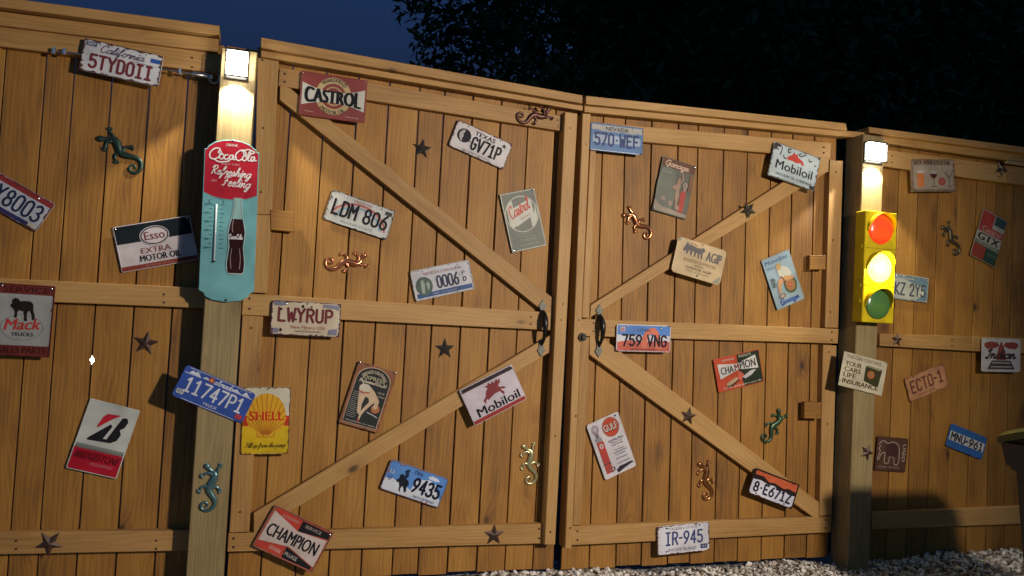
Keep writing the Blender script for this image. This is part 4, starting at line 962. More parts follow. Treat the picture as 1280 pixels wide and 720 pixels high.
s.text('M', 139, 76, 30, 40, (.20, .05, .03), .02); s.text('DEPENDABLE', 92, 20, 80, 12, (.6, .4, .35), .02); s.text('PRODUCTS', 200, 16, 80, 14, (.5, .5, .4), .02); s.text('Put the spark back in your life', 158, 184, 250, 13, (.6, .56, .48), .01)

s = ESign('white GULF sign with a red fuel pump', [(732.5, 531.4), (772, 514.7), (795.7, 581.4), (756.8, 600.8)], -.014, (200, 300), (.60, .57, .60), rad=12, wear=.2)
s.ell('orange_disc', 130, 58, 52, 52, (.45, .06, .025)); s.ell('disc_ring', 130, 58, 52, 52, (.32, .16, .14), inner=.9); s.text('GULF', 130, 58, 88, 40, INK, .045, shear=-.1); s.text('GULF', 128.5, 56.5, 84, 36, (.62, .58, .54), .01, shear=-.1)
s.ell('pump_globe', 38, 40, 21, 24, (.32, .26, .30)); s.ell('globe_core', 38, 38, 12, 14, (.46, .40, .44)); s.rect('pump_neck', 30, 62, 48, 88, (.18, .17, .18)); s.rect('pump_top', 20, 84, 58, 108, (.30, .29, .30), r=6); s.rect('red_pump', 22, 106, 62, 276, (.46, .06, .045), r=5); s.rect('pump_belt', 20, 222, 64, 229, (.12, .08, .09)); s.ell('pump_dial', 42, 130, 12, 13, (.60, .5, .5)); s.ell('dial_core', 42, 130, 5, 6, (.4, .1, .08)); s.ell('hose_loop', 58, 262, 20, 14, (.12, .12, .14), inner=.7)
for t, w, yy, h in (('Gulf No-Nox', 92, 124, 14), ('Motor Fuel', 66, 138, 8), ('Never Knocks', 70, 150, 8), ('The Original', 60, 178, 8), ('Anti-knock Fuel', 80, 190, 8), ('for all motors', 60, 202, 7), ('No Premium', 70, 222, 8), ('Gulf Refining', 76, 246, 9)): s.text(t, 136, yy, w, h, (.10, .09, .14), .008)
s.poly('dark_smear', [(84, 274), (110, 262), (182, 262), (190, 270), (130, 280), (88, 290)], (.04, .035, .05)); s.ell('nail_hole', 176, 12, 4, 5, INK, 9); s.chips(6, 28, (.3, .2, .18), 5)

s = ESign('cream oil can sign reading YOUR CARS LIFE INSURANCE on the right post', [(1055.6, 438.3), (1109.2, 453.9), (1102.2, 494.4), (1047.2, 481.7)], -.15, (300, 200), (.56, .50, .36), rad=5, wear=.25)
BR = (.10, .055, .02)
s.text('THIS CAN CONTAINS', 140, 22, 236, 20, BR, .0)
for i, (t, w) in enumerate((('YOUR', 112), ('CARS', 112), ('LIFE', 84), ('INSURANCE', 244))): s.text(t, 20+w/2, 62+33*i+(4 if i == 3 else 0), w, 27, BR, .03)
s.poly('oil_can', [(158, 54), (176, 46), (266, 50), (270, 62), (262, 150), (240, 156), (160, 140)], (.05, .045, .02)); s.poly('can_top', [(160, 54), (178, 45), (266, 50), (256, 62)], (.25, .24, .13)); s.ell('can_badge', 200, 96, 25, 24, (.42, .14, .05), 14); s.ell('badge_core', 200, 96, 10, 12, (.3, .18, .08), 10); s.chips(8, 29, (.3, .25, .12), 6)

s = ESign('cream drinks sign with a beer, wine glass and cocktails', [(1136.2, 199), (1190.6, 200), (1191.6, 240), (1139.2, 240.4)], -.03, (300, 220), (.32, .22, .16), rad=4, wear=.3, thick=.012)
s.rect('pale_field', 14, 40, 286, 196, (.34, .28, .21), r=8); s.text('BEER WINE', 84, 22, 130, 30, (.09, .05, .035), .02); s.text('COCKTAIL', 214, 22, 120, 30, (.09, .05, .035), .02); s.rect('beer_glass', 36, 92, 84, 188, (.55, .18, .06), r=6); s.rect('beer_foam', 34, 76, 86, 94, (.45, .42, .36), r=6)
s.poly('wine_bowl', [(126, 82), (176, 82), (172, 116), (156, 130), (146, 130), (130, 116)], (.42, .38, .32)); s.poly('wine', [(126, 98), (176, 98), (170, 118), (156, 130), (146, 130), (131, 118)], (.08, .02, .02)); s.lines('glass_stem', [[(151, 130), (151, 180)], [(132, 184), (170, 184)]], 5, (.14, .1, .08)); s.ell('red_drink', 206, 150, 26, 28, (.34, .08, .06)); s.lines('martini_glass', [[(232, 86), (258, 128), (284, 86)], [(258, 128), (258, 182)], [(240, 186), (276, 186)]], 4, (.12, .09, .07)); s.rect('dark_ledge', 4, 204, 296, 214, (.18, .13, .09))
s.chips(16, 30, (.14, .09, .06), 7)

s = ESign('red and green Castrol GTX sign tilted on the right fence', [(1228.8, 261.5), (1259.4, 276.6), (1242, 334.6), (1212.3, 317.9)], -.014, (200, 300), (.36, .34, .27), rad=4, wear=.2)
s.poly('red_top', [(3, 3), (104, 3), (104, 88), (3, 88)], (.36, .045, .035)); s.poly('green_top', [(112, 3), (197, 3), (197, 60), (112, 60)], (.04, .07, .075)); s.rect('red_strip', 3, 88, 197, 130, (.36, .06, .05)); s.text('Castrol', 106, 108, 150, 32, (.45, .3, .24), .02); s.rect('pale_strip', 3, 132, 197, 206, (.38, .36, .29)); s.text('GTX', 100, 160, 172, 44, (.02, .02, .015), .06, shear=.1); s.rect('grey_strip', 3, 188, 197, 212, (.15, .16, .13)); s.text('MOTOR OIL', 104, 200, 150, 15, (.4, .38, .3), .01); s.poly('red_base', [(3, 214), (100, 214), (100, 297), (3, 297)], (.30, .05, .03)); s.poly('green_base', [(100, 214), (197, 214), (197, 297), (100, 297)], (.035, .065, .05)); s.text('GTX', 152, 246, 70, 22, (.12, .15, .1), .02)

s = ESign('white Indian sign with red wings hung on the middle rail', [(1227.2, 422.6), (1275.6, 423.7), (1275, 465.3), (1226.4, 464.5)], -.056, (300, 250), (.48, .45, .43), rad=14, wear=.15)
s.polys('red_wings', [[(20, 36), (60, 24), (120, 30), (134, 56), (96, 74), (40, 80), (20, 60)], [(166, 56), (180, 30), (240, 24), (280, 36), (280, 60), (260, 80), (204, 74)]], (.24, .05, .04)); s.poly('centre_spear', [(150, 20), (172, 70), (190, 160), (110, 160), (128, 70)], (.24, .06, .05)); s.poly('dark_base', [(78, 164), (222, 164), (256, 230), (44, 230)], (.07, .05, .05)); s.lines('base_lines', [[(84, 182), (216, 182)], [(70, 212), (230, 212)]], 8, (.32, .29, .28)); s.script('Indian', 30, 150, 226, 34, (.05, .03, .03), 10, slant=.25)

s = ESign('brown elephant sign low beside the right post', [(1095.6, 545.5), (1136.7, 547.8), (1130, 591), (1094.4, 586.7)], -.014, (250, 250), (.10, .045, .03), rad=6, wear=.25)
s.lines('elephant_outline', [[(20, 60), (30, 40), (60, 32), (84, 48), (130, 34), (170, 52), (184, 90), (184, 190), (150, 196), (146, 150), (110, 146), (104, 190), (70, 188), (70, 120), (40, 130), (24, 170), (14, 160), (30, 110), (20, 90), (30, 70)]], 7, (.36, .28, .22), smooth=4)
s.poly('elephant_body', [(78, 62), (130, 50), (162, 66), (172, 100), (168, 140), (100, 140), (76, 110)], (.07, .03, .03), smooth=3); s.text('USED', 222, 110, 130, 26, (.42, .34, .28), .02, rot=90); s.text('the best', 110, 220, 170, 15, (.36, .28, .22), .0)

# ================================================================= SODA THERMOMETER
def thermometer():
    y = -.150
    s = Sign('soda_thermometer', 'tall red and turquoise Coca-Cola thermometer sign hanging on the left post', 'thermometer',
             [(256.5, 173), (324.7, 177), (317, 381), (247.5, 377)], y, (330, 990), (.16, .42, .46), rad=24, thick=.006, rim=False, wear=.08, rough=.28)
    bpy.data.objects.remove(s.base)
    out = [(0, 66), (14, 66), (22, 50), (60, 22), (110, 6), (165, 0), (220, 6), (270, 22), (308, 50), (316, 66), (330, 66), (330, 915), (302, 930), (290, 952), (250, 972), (165, 984), (80, 972), (40, 952), (28, 930), (0, 915)]
    P = [s.xz(*q) for q in out]; n = len(P); bm = bmesh.new()
    R_ = [[bm.verts.new((x, 0, z)) for x, z in P], [bm.verts.new((x, -.005, z)) for x, z in P], [bm.verts.new((x*.985, -.0065, z*.995)) for x, z in P]]
    for a, b in zip(R_[:-1], R_[1:]):
        for i in range(n): bm.faces.new((a[i], a[(i+1) % n], b[(i+1) % n], b[i]))
    bm.faces.new(R_[0]); bm.faces.new(R_[-1][::-1])
    s.base = bm_obj('panel', bm, paint((.17, .42, .45), .28, .08), s.root); s.layer = .0066
    s.poly('red_field', [(6, 70), (18, 70), (26, 54), (62, 27), (112, 11), (165, 5), (218, 11), (268, 27), (304, 54), (312, 70), (324, 70), (324, 330), (270, 352), (200, 364), (130, 362), (60, 350), (6, 326)], (.42, .018, .035))
    WH = (.72, .70, .70)
    s.text('DRINK', 165, 34, 70, 15, WH, .01)
    # flowing soft-drink script
    k = s.lines('brand_script', [catmull(q, 5) for q in (
        [(96, 72), (104, 92), (84, 84), (92, 62), (66, 60), (38, 84), (34, 114), (56, 126), (84, 114), (92, 100)],
        [(110, 92), (94, 98), (92, 116), (106, 122), (118, 108), (110, 92)],
        [(140, 94), (124, 98), (120, 116), (134, 122), (148, 112)],
        [(172, 94), (154, 98), (150, 116), (162, 120), (174, 98), (172, 118), (182, 120)],
        [(184, 106), (192, 106)],
        [(246, 68), (250, 88), (234, 80), (240, 60), (214, 62), (190, 84), (188, 112), (206, 124), (228, 112)],
        [(246, 92), (232, 98), (230, 116), (242, 122), (254, 108), (246, 92)],
        [(262, 108), (276, 76), (272, 62), (262, 84), (262, 116), (274, 120)],
        [(300, 94), (284, 98), (280, 116), (290, 120), (302, 98), (300, 116), (312, 116)],
        [(60, 126), (90, 140), (140, 134), (150, 128)], [(226, 66), (262, 52), (300, 66), (280, 78)])], 8, WH)
    s.text('ENJOY THAT', 160, 152, 110, 12, (.62, .45, .48), .0)
    s.script('Refreshing', 44, 214, 236, 25, WH, 6, slant=.3, rot=3); s.text('NEW', 66, 256, 34, 12, (.62, .45, .48), .0)
    s.script('Feeling', 110, 280, 168, 27, WH, 6, slant=.3, rot=3)
    DKG = (.05, .15, .17)
    s.lines('scale_marks', [[(46 if i % 2 else 38, 400+i*26), (62, 400+i*26)] for i in range(11)]+[[(108, 400+i*26), (124 if i % 2 else 132, 400+i*26)] for i in range(11)], 4, DKG)
    for i, t in enumerate(('120', '100', '80', '60', '40', '20')): s.text(t, 26+4*(i > 1), 400+i*52, 24, 13, DKG, .0)
    s.ell('scale_arch', 86, 382, 46, 24, (.10, .28, .31), inner=.9)
    # glass tube
    bm = bmesh.new(); a = s.xz(86, 400); b = s.xz(84, 740)
    bm_cyl(bm, (a[0], -s.layer-.004, a[1]), (b[0], -s.layer-.004, b[1]), .0035, .0035, 10)
    bm_obj('glass_tube', bm, plain('tube_glass', (.55, .62, .62), .15, 0, .02), s.root, smooth=True)
    bm = bmesh.new(); bmesh.ops.create_uvsphere(bm, u_segments=10, v_segments=8, radius=.006)
    bm_obj('tube_bulb', bm, plain('bulb_fluid', (.04, .03, .03), .2), s.root, (b[0], -s.layer-.004, b[1]), smooth=True)
    # bottle
    half = [(18, 352), (20, 368), (17, 380), (20, 430), (30, 480), (40, 520), (46, 560), (42, 610), (38, 650), (44, 700), (50, 750), (46, 796), (38, 806)]
    def outl(g): return [(212-(w+g), yy) for w, yy in half][::-1]+[(212+(w+g), yy) for w, yy in half]
    s.poly('bottle_glass', outl(8), (.46, .60, .60)); s.poly('bottle_edge', outl(3), (.05, .10, .10))
    s.poly('bottle_cola', [(212-w, yy) for w, yy in half[4:]][::-1]+[(212+w, yy) for w, yy in half[4:]], (.035, .012, .012)); s.poly('bottle_neck', [(212-w, yy) for w, yy in half[:5]][::-1]+[(212+w, yy) for w, yy in half[:5]], (.30, .50, .48))
    s.lines('bottle_highlights', [[(190, 480), (184, 530), (188, 560)], [(186, 660), (180, 720), (186, 780)], [(232, 660), (240, 720), (236, 780)]], 5, (.30, .22, .22), smooth=3)
    s.script('Coca-Cola', 166, 602, 80, 14, WH, 5, slant=.1)
    s.lines('bottle_base', [[(170, 812), (254, 812)]], 5, (.55, .5, .52)); s.ell('nail_hole', 165, 972, 5, 7, INK, 9); s.ell('nail_hole', 165, 14, 5, 6, INK, 9)
thermometer()

# ================================================================= STARS
def star_mesh():
    bm = bmesh.new(); c = bm.verts.new((0, -.28, 0)); b = []
    for i in range(10):
        a = pi/2+i*pi/5; r = 1.0 if i % 2 == 0 else .42
        b.append((bm.verts.new((r*cos(a), -.02, r*sin(a))), bm.verts.new((r*cos(a), .03, r*sin(a)))))
    for i in range(10):
        j = (i+1) % 10
        bm.faces.new((c, b[j][0], b[i][0])); bm.faces.new((b[i][0], b[j][0], b[j][1], b[i][1]))
    bm.faces.new([x[1] for x in b]); bm.normal_update(); bmesh.ops.triangulate(bm, faces=[f for f in bm.faces if len(f.verts) > 4])
    bmesh.ops.recalc_face_normals(bm, faces=bm.faces[:])
    me = bpy.data.meshes.new('barn_star'); bm.to_mesh(me); bm.free()
    m = paint((.10, .085, .07), .38, .5, .7, (.13, .06, .03), 'antique_metal'); me.materials.append(m); return me
SM = star_mesh()
RM = SM.copy(); RM.materials.clear(); RM.materials.append(paint((.075, .042, .030), .5, .5, .4, (.14, .06, .03), 'rusty_metal'))
for px, py, r, rot, y, me, lab in (
    (527.5, 186, 12.5, 5, 0, SM, 'dark metal star left of the white Texas plate'),
    (556, 436, 13, -3, 0, SM, 'dark metal star below the middle rail of the left gate'),
    (182.5, 429, 15.5, 8, 0, RM, 'brown metal star below the rail of the left fence'),
    (62, 679, 16.5, -35, -.04, RM, 'brown metal star on the bottom rail of the left fence'),
    (617.5, 668.5, 13.5, 0, -.04, RM, 'brown metal star on the bottom rail of the left gate'),
    (936, 262.5, 11, 35, -.052, SM, 'dark metal star on the upper right brace beside the cream garage sign'),
    (860.5, 520, 11.5, 10, -.04, RM, 'bronze metal star on the lower right brace'),
    (1121, 425, 8.8, 3, -.04, RM, 'dim metal star right of the post under the traffic light'),
    (1083.5, 565.5, 10.5, 25, -.142, RM, 'brown metal star low on the right post'),
    (1252, 211, 10.5, 30, -.045, SM, 'metal star on the top rail at the right picture edge')):
    p0 = at(px, py, y); p1 = at(px, py-r, y); k = (p1-p0).length
    o = bpy.data.objects.new('barn_star', me); o.location = (p0.x, y-.003*k*10, p0.y); o.scale = (k, k*.8, k)
    o.rotation_euler = (0, radians(rot), 0); tag(o, lab, 'star', 'metal barn stars on the boards'); link(o)

# ================================================================= GECKOS
def gecko_mesh():
    bm = bmesh.new()
    line = [(-.085, .50, .030), (-.06, .455, .055), (-.01, .39, .040), (.05, .33, .036), (.10, .27, .055), (.095, .19, .066), (.045, .10, .066), (-.01, .02, .060), (-.02, -.06, .058), (.02, -.15, .052), (.075, -.24, .045), (.10, -.33, .040), (.075, -.42, .036), (0, -.485, .033), (-.09, -.495, .030), (-.165, -.455, .028), (-.185, -.385, .026), (-.145, -.325, .023), (-.085, -.32, .020), (-.05, -.36, .018), (-.065, -.41, .015), (-.105, -.405, .010)]
    sm = catmull([(x, 0, z) for x, z, r in line], 3); rr = catmull([(r, 0, 0) for x, z, r in line], 3)
    bm_tube(bm, sm, [max(.008, q.x*1.18) for q in rr], 8, .62)
    def leg(pts, toes):
        q = catmull([(x, -.005, z) for x, z in pts], 4); n = len(q)
        bm_tube(bm, q, [.041-.018*i/(n-1) for i in range(n)], 7, .6)
        e = pts[-1]
        for a in toes:
            t = radians(a); L = .062
            bm_tube(bm, [(e[0], -.004, e[1]), (e[0]+L*.6*cos(t), -.004, e[1]+L*.6*sin(t)), (e[0]+L*cos(t), -.004, e[1]+L*sin(t))], [.015, .013, .021], 6, .6)
    leg([(.10, .26), (.155, .31), (.165, .38), (.20, .43)], (100, 55, 10, -35))
    leg([(.06, .25), (-.02, .30), (-.09, .285), (-.14, .25)], (120, 165, 210, 255))
    leg([(.02, -.03), (.10, .0), (.16, -.03), (.185, -.09)], (35, -10, -55, -100))
    leg([(-.03, -.03), (-.10, .03), (-.17, .0), (-.20, -.06)], (150, 195, 240, 285))
    bmesh.ops.recalc_face_normals(bm, faces=bm.faces[:])
    me = bpy.data.meshes.new('wall_gecko'); bm.to_mesh(me); bm.free()
    for p in me.polygons: p.use_smooth = True
    return me
GK = gecko_mesh()
for col, met, rough, h, t, y, flip, lab in (
    ((.03, .062, .05), .5, .38, (122.8, 172.8), (167.8, 211), -.003, 0, 'large dark green metal gecko below the California plate'),
    ((.11, .21, .23), .6, .3, (258, 580.6), (256.3, 632.5), -.143, 0, 'pewter blue metal gecko on the left post'),
    ((.10, .035, .025), .5, .4, (687, 135), (650.3, 145), -.041, 0, 'dark red metal gecko on the top rail of the left gate'),
    ((.62, .24, .12), .85, .25, (457, 318), (411.8, 327.4), -.003, 0, 'copper metal gecko below the rainbow plate'),
    ((.62, .56, .30), .7, .28, (653.5, 556.5), (661.3, 600), -.003, 0, 'pale brass metal gecko near the centre of the gate'),
    ((.50, .20, .09), .85, .22, (778.3, 268.8), (808.3, 294.2), -.003, 0, 'thin copper metal gecko below the brown pin-up sign'),
    ((.05, .10, .055), .5, .35, (973.3, 511.7), (955, 546.7), -.003, 0, 'green metal gecko under the small spark plug sign'),
    ((.46, .20, .08), .85, .25, (873.5, 579), (882.1, 620), -.003, 0, 'bronze metal gecko on the lower boards of the right gate'),
    ((.12, .10, .06), .6, .35, (1176.7, 283.8), (1193.8, 315), -.003, 0, 'dark metal gecko on the right fence below the drinks sign')):
    a = at(*h, y); b = at(*t, y); d = b-a; T = Vector((-.10+.07, -.40-.48)); k = d.length/T.length
    # rotation about Y carrying template vector T onto d
    ang = atan2(T.y, T.x)-atan2(d.y, d.x)
    o = bpy.data.objects.new('wall_gecko', GK.copy()); o.data.materials.append(paint(col, rough, .15, met, tuple(c*.35 for c in col), 'tinted_metal'))
    c_, s_ = cos(ang), sin(ang); hx, hz = -.07, .48
    ox = (hx*c_+hz*s_)*k; oz = (-hx*s_+hz*c_)*k
    o.scale = (k, k, k); o.rotation_euler = (0, ang, 0); o.location = (a.x-ox, y-.018*k, a.y-oz)
    tag(o, lab, 'gecko', 'metal geckos on the boards'); link(o)

# ================================================================= POST LIGHTS
LENS = glow('lit_lens', (1.0, .96, .86), 48.0)
def post_light(x, z0, z1, w, y, label, power):
    o = empty('post_light', (x, y, (z0+z1)/2), label, 'lamp', 'white lamps on the gate posts')
    h = (z1-z0)/2; w = w/2; D = .040
    bm = bmesh.new(); bm_box(bm, -w, w, -.0115, 0, -h, h+.002, .002); bm_obj('back_plate', bm, BLACKM, o)
    bm = bmesh.new(); bm_box(bm, -w+.004, w-.004, -D, -.012, -h+.012, h-.004, .006); bm_obj('lens', bm, LENS, o)
    bm = bmesh.new(); bm_box(bm, -w+.001, w-.001, -D-.006, 0, h-.003, h+.005, .002); bm_obj('cap', bm, BLACKM, o)
    bm = bmesh.new()
    for sx in (-1, 1):
        bm_box(bm, sx*(w-.001)-.0016, sx*(w-.001)+.0016, -D-.004, -D, -h+.006, h-.003)
        bm_box(bm, sx*(w-.001)-.0016, sx*(w-.001)+.0016, -D-.0005, -.0125, -h+.0065, -h+.0105)
    for zz, t in ((-h+.008, .003), (.004, .0016)): bm_box(bm, -w+.0012, w-.0012, -D-.0042, -D+.0002, zz-t, zz+t)
    bm_obj('cage', bm, BLACKM, o)
    L = bpy.data.lights.new('downlight', 'SPOT'); L.energy = power; L.spot_size = radians(100); L.spot_blend = .25; L.color = (1, .93, .74); L.shadow_soft_size = .012
    lo = bpy.data.objects.new('downlight', L); lo.location = (0, -.052, -h+.001); lo.rotation_euler = (radians(14), 0, 0); link(lo, o)
pa = at(281.5, 80, -.18); pb = at(310.5, 80, -.18); z_hi = at(296, 62.5, -.18)[1]; z_lo = at(294, 97, -.18)[1]
post_light((pa.x+pb.x)/2, z_lo, z_hi, pb.x-pa.x, -.14, 'lit white lamp at the top of the left gate post', 26.0)
pa = at(1085.5, 190, -.18); pb = at(1109, 190, -.18); z_hi = at(1097, 178, -.18)[1]; z_lo = at(1095, 203, -.18)[1]
post_light((pa.x+pb.x)/2, z_lo, z_hi, pb.x-pa.x, -.14, 'lit white lamp at the top of the right gate post', 26.0)

# ================================================================= TRAFFIC LIGHT
def traffic_light():
    a = at(1102, 264.6, -.22); b = at(1098, 403.6, -.22)
    x = 3.2515; zt, zb = a.y, b.y; h = (zt-zb)/2; zc = (zt+zb)/2; w = .107
    o = empty('traffic_light', (x, -.14, zc), 'yellow three lens traffic light with the amber lens lit', 'traffic light')
    YEL = paint((.64, .48, .012), .4, .12, 0, (.3, .2, .02), 'yellow_housing')
    bm = bmesh.new()
    bm_box(bm, -w, w, -.078, 0, -h, h, .004)
    for sx in (-1, 1):
        for zz in (h*.36, -h*.34, -h*.62): bm_box(bm, sx*w-.004, sx*w+.004, -.06, -.045, zz-.008, zz+.008)
    bm_obj('housing', bm, YEL, o)
    bm = bmesh.new()
    for zz in (h/3, -h/3): bm_box(bm, -w+.006, w-.006, -.0805, -.0775, zz-.0018, zz+.0018)
    bm_obj('door_seam', bm, paint((.40, .30, .01), .4, .1), o)
    r = .083
    for i, (pc, col, em, nm) in enumerate((((1103.3, 286.5), (.95, .06, .012), .5, 'red_lens'), ((1101.7, 334.5), (1.0, .90, .13), 3.6, 'amber_lens'), ((1099.6, 380.5), (.07, .17, .045), .03, 'green_lens'))):
        q = at(*pc, -.235); lz = q.y-zc; lx = q.x-x
        m, ns, L, B = new_mat(nm); B.inputs['Base Color'].default_value = (*col, 1); B.inputs['Roughness'].default_value = .22
        B.inputs['Emission Color'].default_value = (*col, 1); B.inputs['Emission Strength'].default_value = em
        v = ns.new('ShaderNodeTexVoronoi'); v.inputs['Scale'].default_value = 90; tc = ns.new('ShaderNodeTexCoord'); L.new(tc.outputs['Object'], v.inputs['Vector'])
        bp = ns.new('ShaderNodeBump'); bp.inputs['Strength'].default_value = .25; bp.inputs['Distance'].default_value = .002; L.new(v.outputs['Distance'], bp.inputs['Height']); L.new(bp.outputs[0], B.inputs['Normal'])
        bm = bmesh.new(); bmesh.ops.create_uvsphere(bm, u_segments=28, v_segments=14, radius=r)
        for vv in bm.verts: vv.co = Vector((vv.co.x, vv.co.z*.26 if vv.co.z < 0 else vv.co.z*.02, -vv.co.y))
        lens = bm_obj('lens', bm, m, o, (lx, -.080, lz), smooth=True)
        lens['label'] = {'red_lens': 'glowing red top lens', 'amber_lens': 'brightly lit amber middle lens', 'green_lens': 'unlit green bottom lens'}[nm]
        if nm == 'amber_lens':
            LL = bpy.data.lights.new('amber_light', 'POINT'); LL.energy = 6.5; LL.color = (1, .84, .10); LL.shadow_soft_size = .03
            lo = bpy.data.objects.new('amber_light', LL); lo.location = (lx, -.150, lz); link(lo, o)
        # short visor: a partial tube, longest at the top
        bm = bmesh.new(); n = 22; ri = []; ro = []
        for k in range(n+1):
            an = radians(-8+196*k/n); d = .012+.040*max(0, sin(an))**.8
            for rad_, lst in ((r+.003, ri), (r+.0065, ro)):
                lst.append((bm.verts.new((rad_*cos(an), 0, rad_*sin(an))), bm.verts.new((rad_*cos(an), -d, rad_*sin(an)))))
        for k in range(n):
            for L1 in (ri, ro): bm.faces.new((L1[k][0], L1[k+1][0], L1[k+1][1], L1[k][1]))
            bm.faces.new((ri[k][1], ri[k+1][1], ro[k+1][1], ro[k][1]))
        for k in (0, n): bm.faces.new((ri[k][0], ri[k][1], ro[k][1], ro[k][0]))
        bm_obj('visor', bm, YEL, o, (lx, -.0775, lz))
traffic_light()

# ================================================================= CABLE WITH TURNBUCKLE
def cable():
    y = -.052
    P = [at(66, 64, y), at(86, 65.5, y), at(150, 77, y), at(204, 86.5, y), at(236, 91.5, y), at(268, 97, y)]
    o = empty('turnbuckle_cable', (P[0].x, y, P[0].y), 'steel turnbuckle cable running behind the California plate to the left post', 'cable')
    L = [Vector((p.x-P[0].x, 0, p.y-P[0].y)) for p in P]
    bm = bmesh.new(); bm_tube(bm, L, .0042, 7); bm_obj('wire', bm, STEEL, o, smooth=True)
    bm = bmesh.new(); d = (L[5]-L[4]).normalized()
    c = L[4]+d*.02; bm_tube(bm, [c+Vector((0, -.006, .006)), c+d*.07+Vector((0, -.006, .006))], .0055, 8); bm_tube(bm, [c+Vector((0, -.006, -.006)), c+d*.07+Vector((0, -.006, -.006))], .0045, 8)
    bm_cyl(bm, c-d*.004, c+d*.006, .012, .012, 10); bm_cyl(bm, c+d*.066, c+d*.078, .012, .012, 10)
    bm_obj('turnbuckle_body', bm, STEEL, o)
    for q in (L[0]+(L[1]-L[0])*.1, L[0]+(L[1]-L[0])*.75, L[3]+(L[4]-L[3])*.65):
        bm = bmesh.new(); bm_cyl(bm, q+Vector((0, -.008, -.012)), q+Vector((0, -.008, .014)), .009, .007, 10); bm_obj('clamp', bm, SCREW, o)
    bm = bmesh.new(); q = L[5]; bm_tube(bm, [q+Vector((.022*cos(a), -.004, .022*sin(a)-.004)) for a in [pi*.9+i*.5 for i in range(10)]], .0045, 7); bm_obj('eye_hook', bm, STEEL, o, smooth=True)
cable()
def rope():
    y = -.065; P = [at(x, yy, y) for x, yy in ((1257, 202.5), (1270, 204), (1290, 207), (1320, 211))]
    bm = bmesh.new(); a, b = P[0], P[-1]; n = 90
    for ph in (0, 2.09, 4.19):
        pts = [Vector((a.x+(b.x-a.x)*i/n-a.x, .006*cos(ph+i*.55), a.y+(b.y-a.y)*i/n-a.y+.006*sin(ph+i*.55))) for i in range(n+1)]
        bm_tube(bm, pts, .0062, 6)
    o = bm_obj('rope', bm, plain('manila_rope', (.30, .22, .13), .8), None, (a.x, y, a.y), smooth=True); tag(o, 'twisted rope laid along the top rail at the right picture edge', 'rope')
rope()

# ================================================================= BIN
def bin_():
    o = empty('wheeled_bin', (3.36, -1.50, -.02), 'black wheeled bin with a green lid at the lower right picture edge', 'bin')
    BK = plain('black_plastic', (.012, .012, .012), .45, 0, .2); GR = plain('green_lid', (.035, .05, .008), .4, 0, .15)
    def frustum(w0, d0, z0, w1, d1, z1):
        bm = bmesh.new(); r = bmesh.ops.create_cube(bm, size=1)
        for v in r['verts']:
            top = v.co.z > 0; w, d, z = (w1, d1, z1) if top else (w0, d0, z0); v.co = Vector((v.co.x*w, v.co.y*d, z))
        bmesh.ops.bevel(bm, geom=bm.edges[:], offset=.02, segments=2, affect='EDGES'); return bm
    bm_obj('body', frustum(.50, .48, .06, .585, .60, .86), BK, o)
    bm_obj('rim', frustum(.62, .64, .79, .66, .69, .925), BK, o, (0, 0, .0))
    bm = bmesh.new(); n = 8; rows = []
    for i in range(n+1):
        yy = .335-.68*i/n; zz = .935+.075*sin(pi*min(1, i/n*1.05+.05))
        rows.append([bm.verts.new((xx, yy, zz-(.02 if abs(xx) > .32 else 0))) for xx in (-.33, -.29, 0, .29, .33)])
    for a, b in zip(rows[:-1], rows[1:]):
        for k in range(4): bm.faces.new((a[k], a[k+1], b[k+1], b[k]))
    r = bmesh.ops.extrude_face_region(bm, geom=bm.faces[:])
    for v in r['geom']:
        if isinstance(v, bmesh.types.BMVert): v.co.z -= .03
    lid = bm_obj('lid', bm, GR, o)
    for sx in (-1, 1):
        bm = bmesh.new(); bm_cyl(bm, (sx*.24, .23, .10), (sx*.285, .23, .10), .10, .10, 20); bm_obj('wheel', bm, BK, o)
bin_()

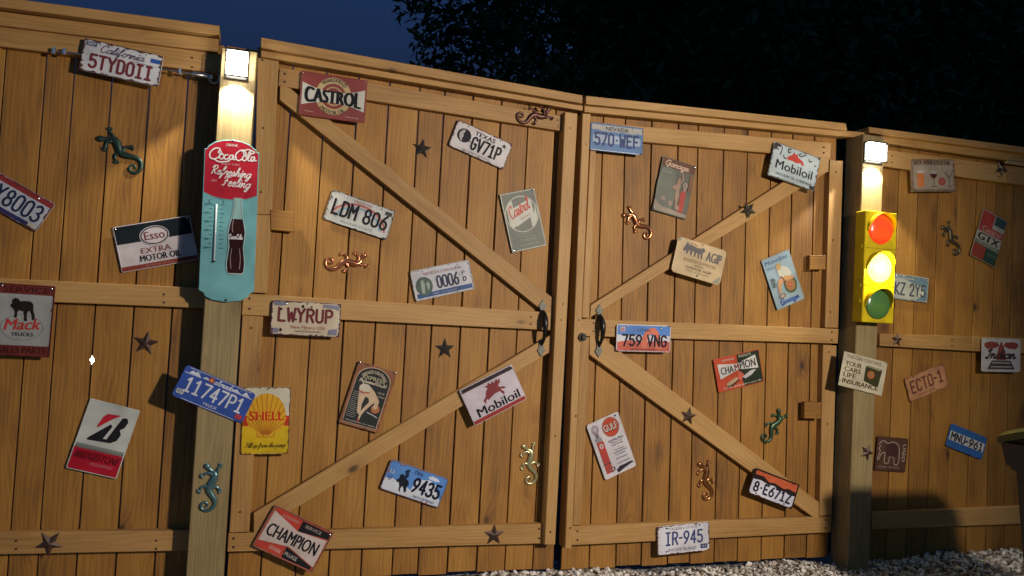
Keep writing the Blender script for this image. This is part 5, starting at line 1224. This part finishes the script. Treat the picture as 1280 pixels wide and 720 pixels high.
# ================================================================= TREES
def tree(x, y, h, cr, seed, label, leaves, dark=(.040, .062, .028), low=.3):
    rnd = random.Random(seed)
    o = empty('leafy_tree', (x, y, -.03), label, 'tree', 'dark trees beyond the fence')
    bark = plain('bark', (.07, .05, .035), .9, 0, .3, 20)
    bm = bmesh.new(); bm_tube(bm, catmull([(0, 0, 0), (.08, .05, h*.25), (-.05, 0, h*.5), (.1, .1, h*.8)], 4), [.24-.19*i/12 for i in range(13)], 9)
    bm_obj('trunk', bm, bark, o, smooth=True)
    clumps = []
    for i in range(26):
        a = rnd.uniform(0, 6.28); zz = rnd.uniform(low, .97); R = cr*(1-abs(zz-.58)**1.6*1.7)*rnd.uniform(.35, .85)
        c = Vector((R*cos(a), R*sin(a), zz*h)); clumps.append((c, cr*rnd.uniform(.24, .42)))
        if i % 3 == 0:
            bm = bmesh.new(); s0 = Vector((0, 0, h*rnd.uniform(.25, .6))); bm_tube(bm, catmull([s0, s0.lerp(c, .5)+Vector((0, 0, -.1)), c], 4), [.08-.007*k for k in range(9)], 6); bm_obj('limb', bm, bark, o, smooth=True)
    V = []; Fc = []
    for _ in range(leaves):
        c, r = rnd.choice(clumps); d = Vector((rnd.gauss(0, 1), rnd.gauss(0, 1), rnd.gauss(0, .8))).normalized()*r*rnd.uniform(.35, 1.12)**.7
        p = c+d; s = rnd.uniform(.07, .14)*(1.5 if leaves >= 40000 else 1); u = Vector((rnd.gauss(0, 1), rnd.gauss(0, 1), rnd.gauss(0, 1))).normalized(); w = u.cross(Vector((rnd.gauss(0, 1), rnd.gauss(0, 1), rnd.gauss(0, 1)))).normalized()
        b = len(V); V += [p-u*s*1.5, p+w*s*.6, p+u*s*1.5, p-w*s*.6]; Fc.append((b, b+1, b+2, b+3))
    m = plain('leaf_green', dark, .8, 0, .35, 3); m.node_tree.nodes['Principled BSDF'].inputs['Specular IOR Level'].default_value = .1
    c = mesh_obj('crown', V, Fc, m, o)
    return o
tree(9.3, 15.9, 15.0, 5.9, 11, 'dark leafy tree behind the gates, its left side against the blue sky', 30000)
tree(17.7, 15.5, 15.2, 6.3, 12, 'dark leafy tree behind the right gate and traffic light', 26000)
tree(26.2, 18.6, 15.9, 7.2, 13, 'dark leafy tree behind the right end of the fence', 24000)
tree(16.7, 25.2, 21.6, 8.7, 14, 'taller dark tree standing behind the two nearer trees', 42000)
tree(29.4, 30.0, 23.5, 10.4, 15, 'most distant dark tree at the far right', 40000)
tree(38.0, 20.5, 16.9, 8.0, 16, 'dark tree beyond the right picture edge', 14000)

# ================================================================= LAMPS OUTSIDE THE FRAME
def porch_lamp():
    o = empty('porch_lamp', (PORCH_POS.x, PORCH_POS.y, -.03), 'tall post lamp behind the viewer that lights the fence', 'lamp')
    z = PORCH_POS.z+.03
    bm = bmesh.new(); bm_cyl(bm, (0, -.22, 0), (0, -.22, z+.2), .035, .028); bm_tube(bm, [(0, -.22, z+.2), (0, -.15, z+.27), (0, -.04, z+.24), (0, 0, z+.17)], .014, 8); bm_obj('pole', bm, BLACKM, o)
    bm = bmesh.new(); bm_cyl(bm, (0, 0, z+.10), (0, 0, z+.17), .10, .03, 20); bm_obj('shade', bm, BLACKM, o)
    bm = bmesh.new(); bmesh.ops.create_uvsphere(bm, u_segments=14, v_segments=8, radius=.03); bm_obj('bulb', bm, glow('warm_bulb', (1, .86, .66), 8), o, (0, 0, z+.062), smooth=True)
    L = bpy.data.lights.new('bulb_light', 'SPOT'); L.energy = PORCH_W; L.spot_size = radians(108); L.spot_blend = 1.0; L.color = (1.0, .88, .74); L.shadow_soft_size = .10
    lo = bpy.data.objects.new('bulb_light', L); lo.location = (0, 0, z); link(lo, o)
    lo.rotation_euler = (Vector((.55, 0, 1.2))-PORCH_POS).to_track_quat('-Z', 'Y').to_euler()
porch_lamp()

def yard_lamp():
    """the light seen through the notch between two boards of the left fence"""
    p = at(112.5, 450, .008); P = Vector((p.x, .008, p.y)); q = CAM+(P-CAM)*1.9
    o = empty('yard_lamp', (q.x, q.y, -.03), 'small lit garden lamp shining through the notch between two boards of the left fence', 'lamp')
    bm = bmesh.new(); bm_cyl(bm, (0, 0, 0), (0, 0, q.z-.02), .018); bm_obj('pole', bm, BLACKM, o)
    bm = bmesh.new(); bmesh.ops.create_uvsphere(bm, u_segments=14, v_segments=10, radius=.036); bm_obj('globe', bm, glow('lit_globe', (1, .93, .82), 9), o, (0, 0, q.z+.03), smooth=True)
yard_lamp()
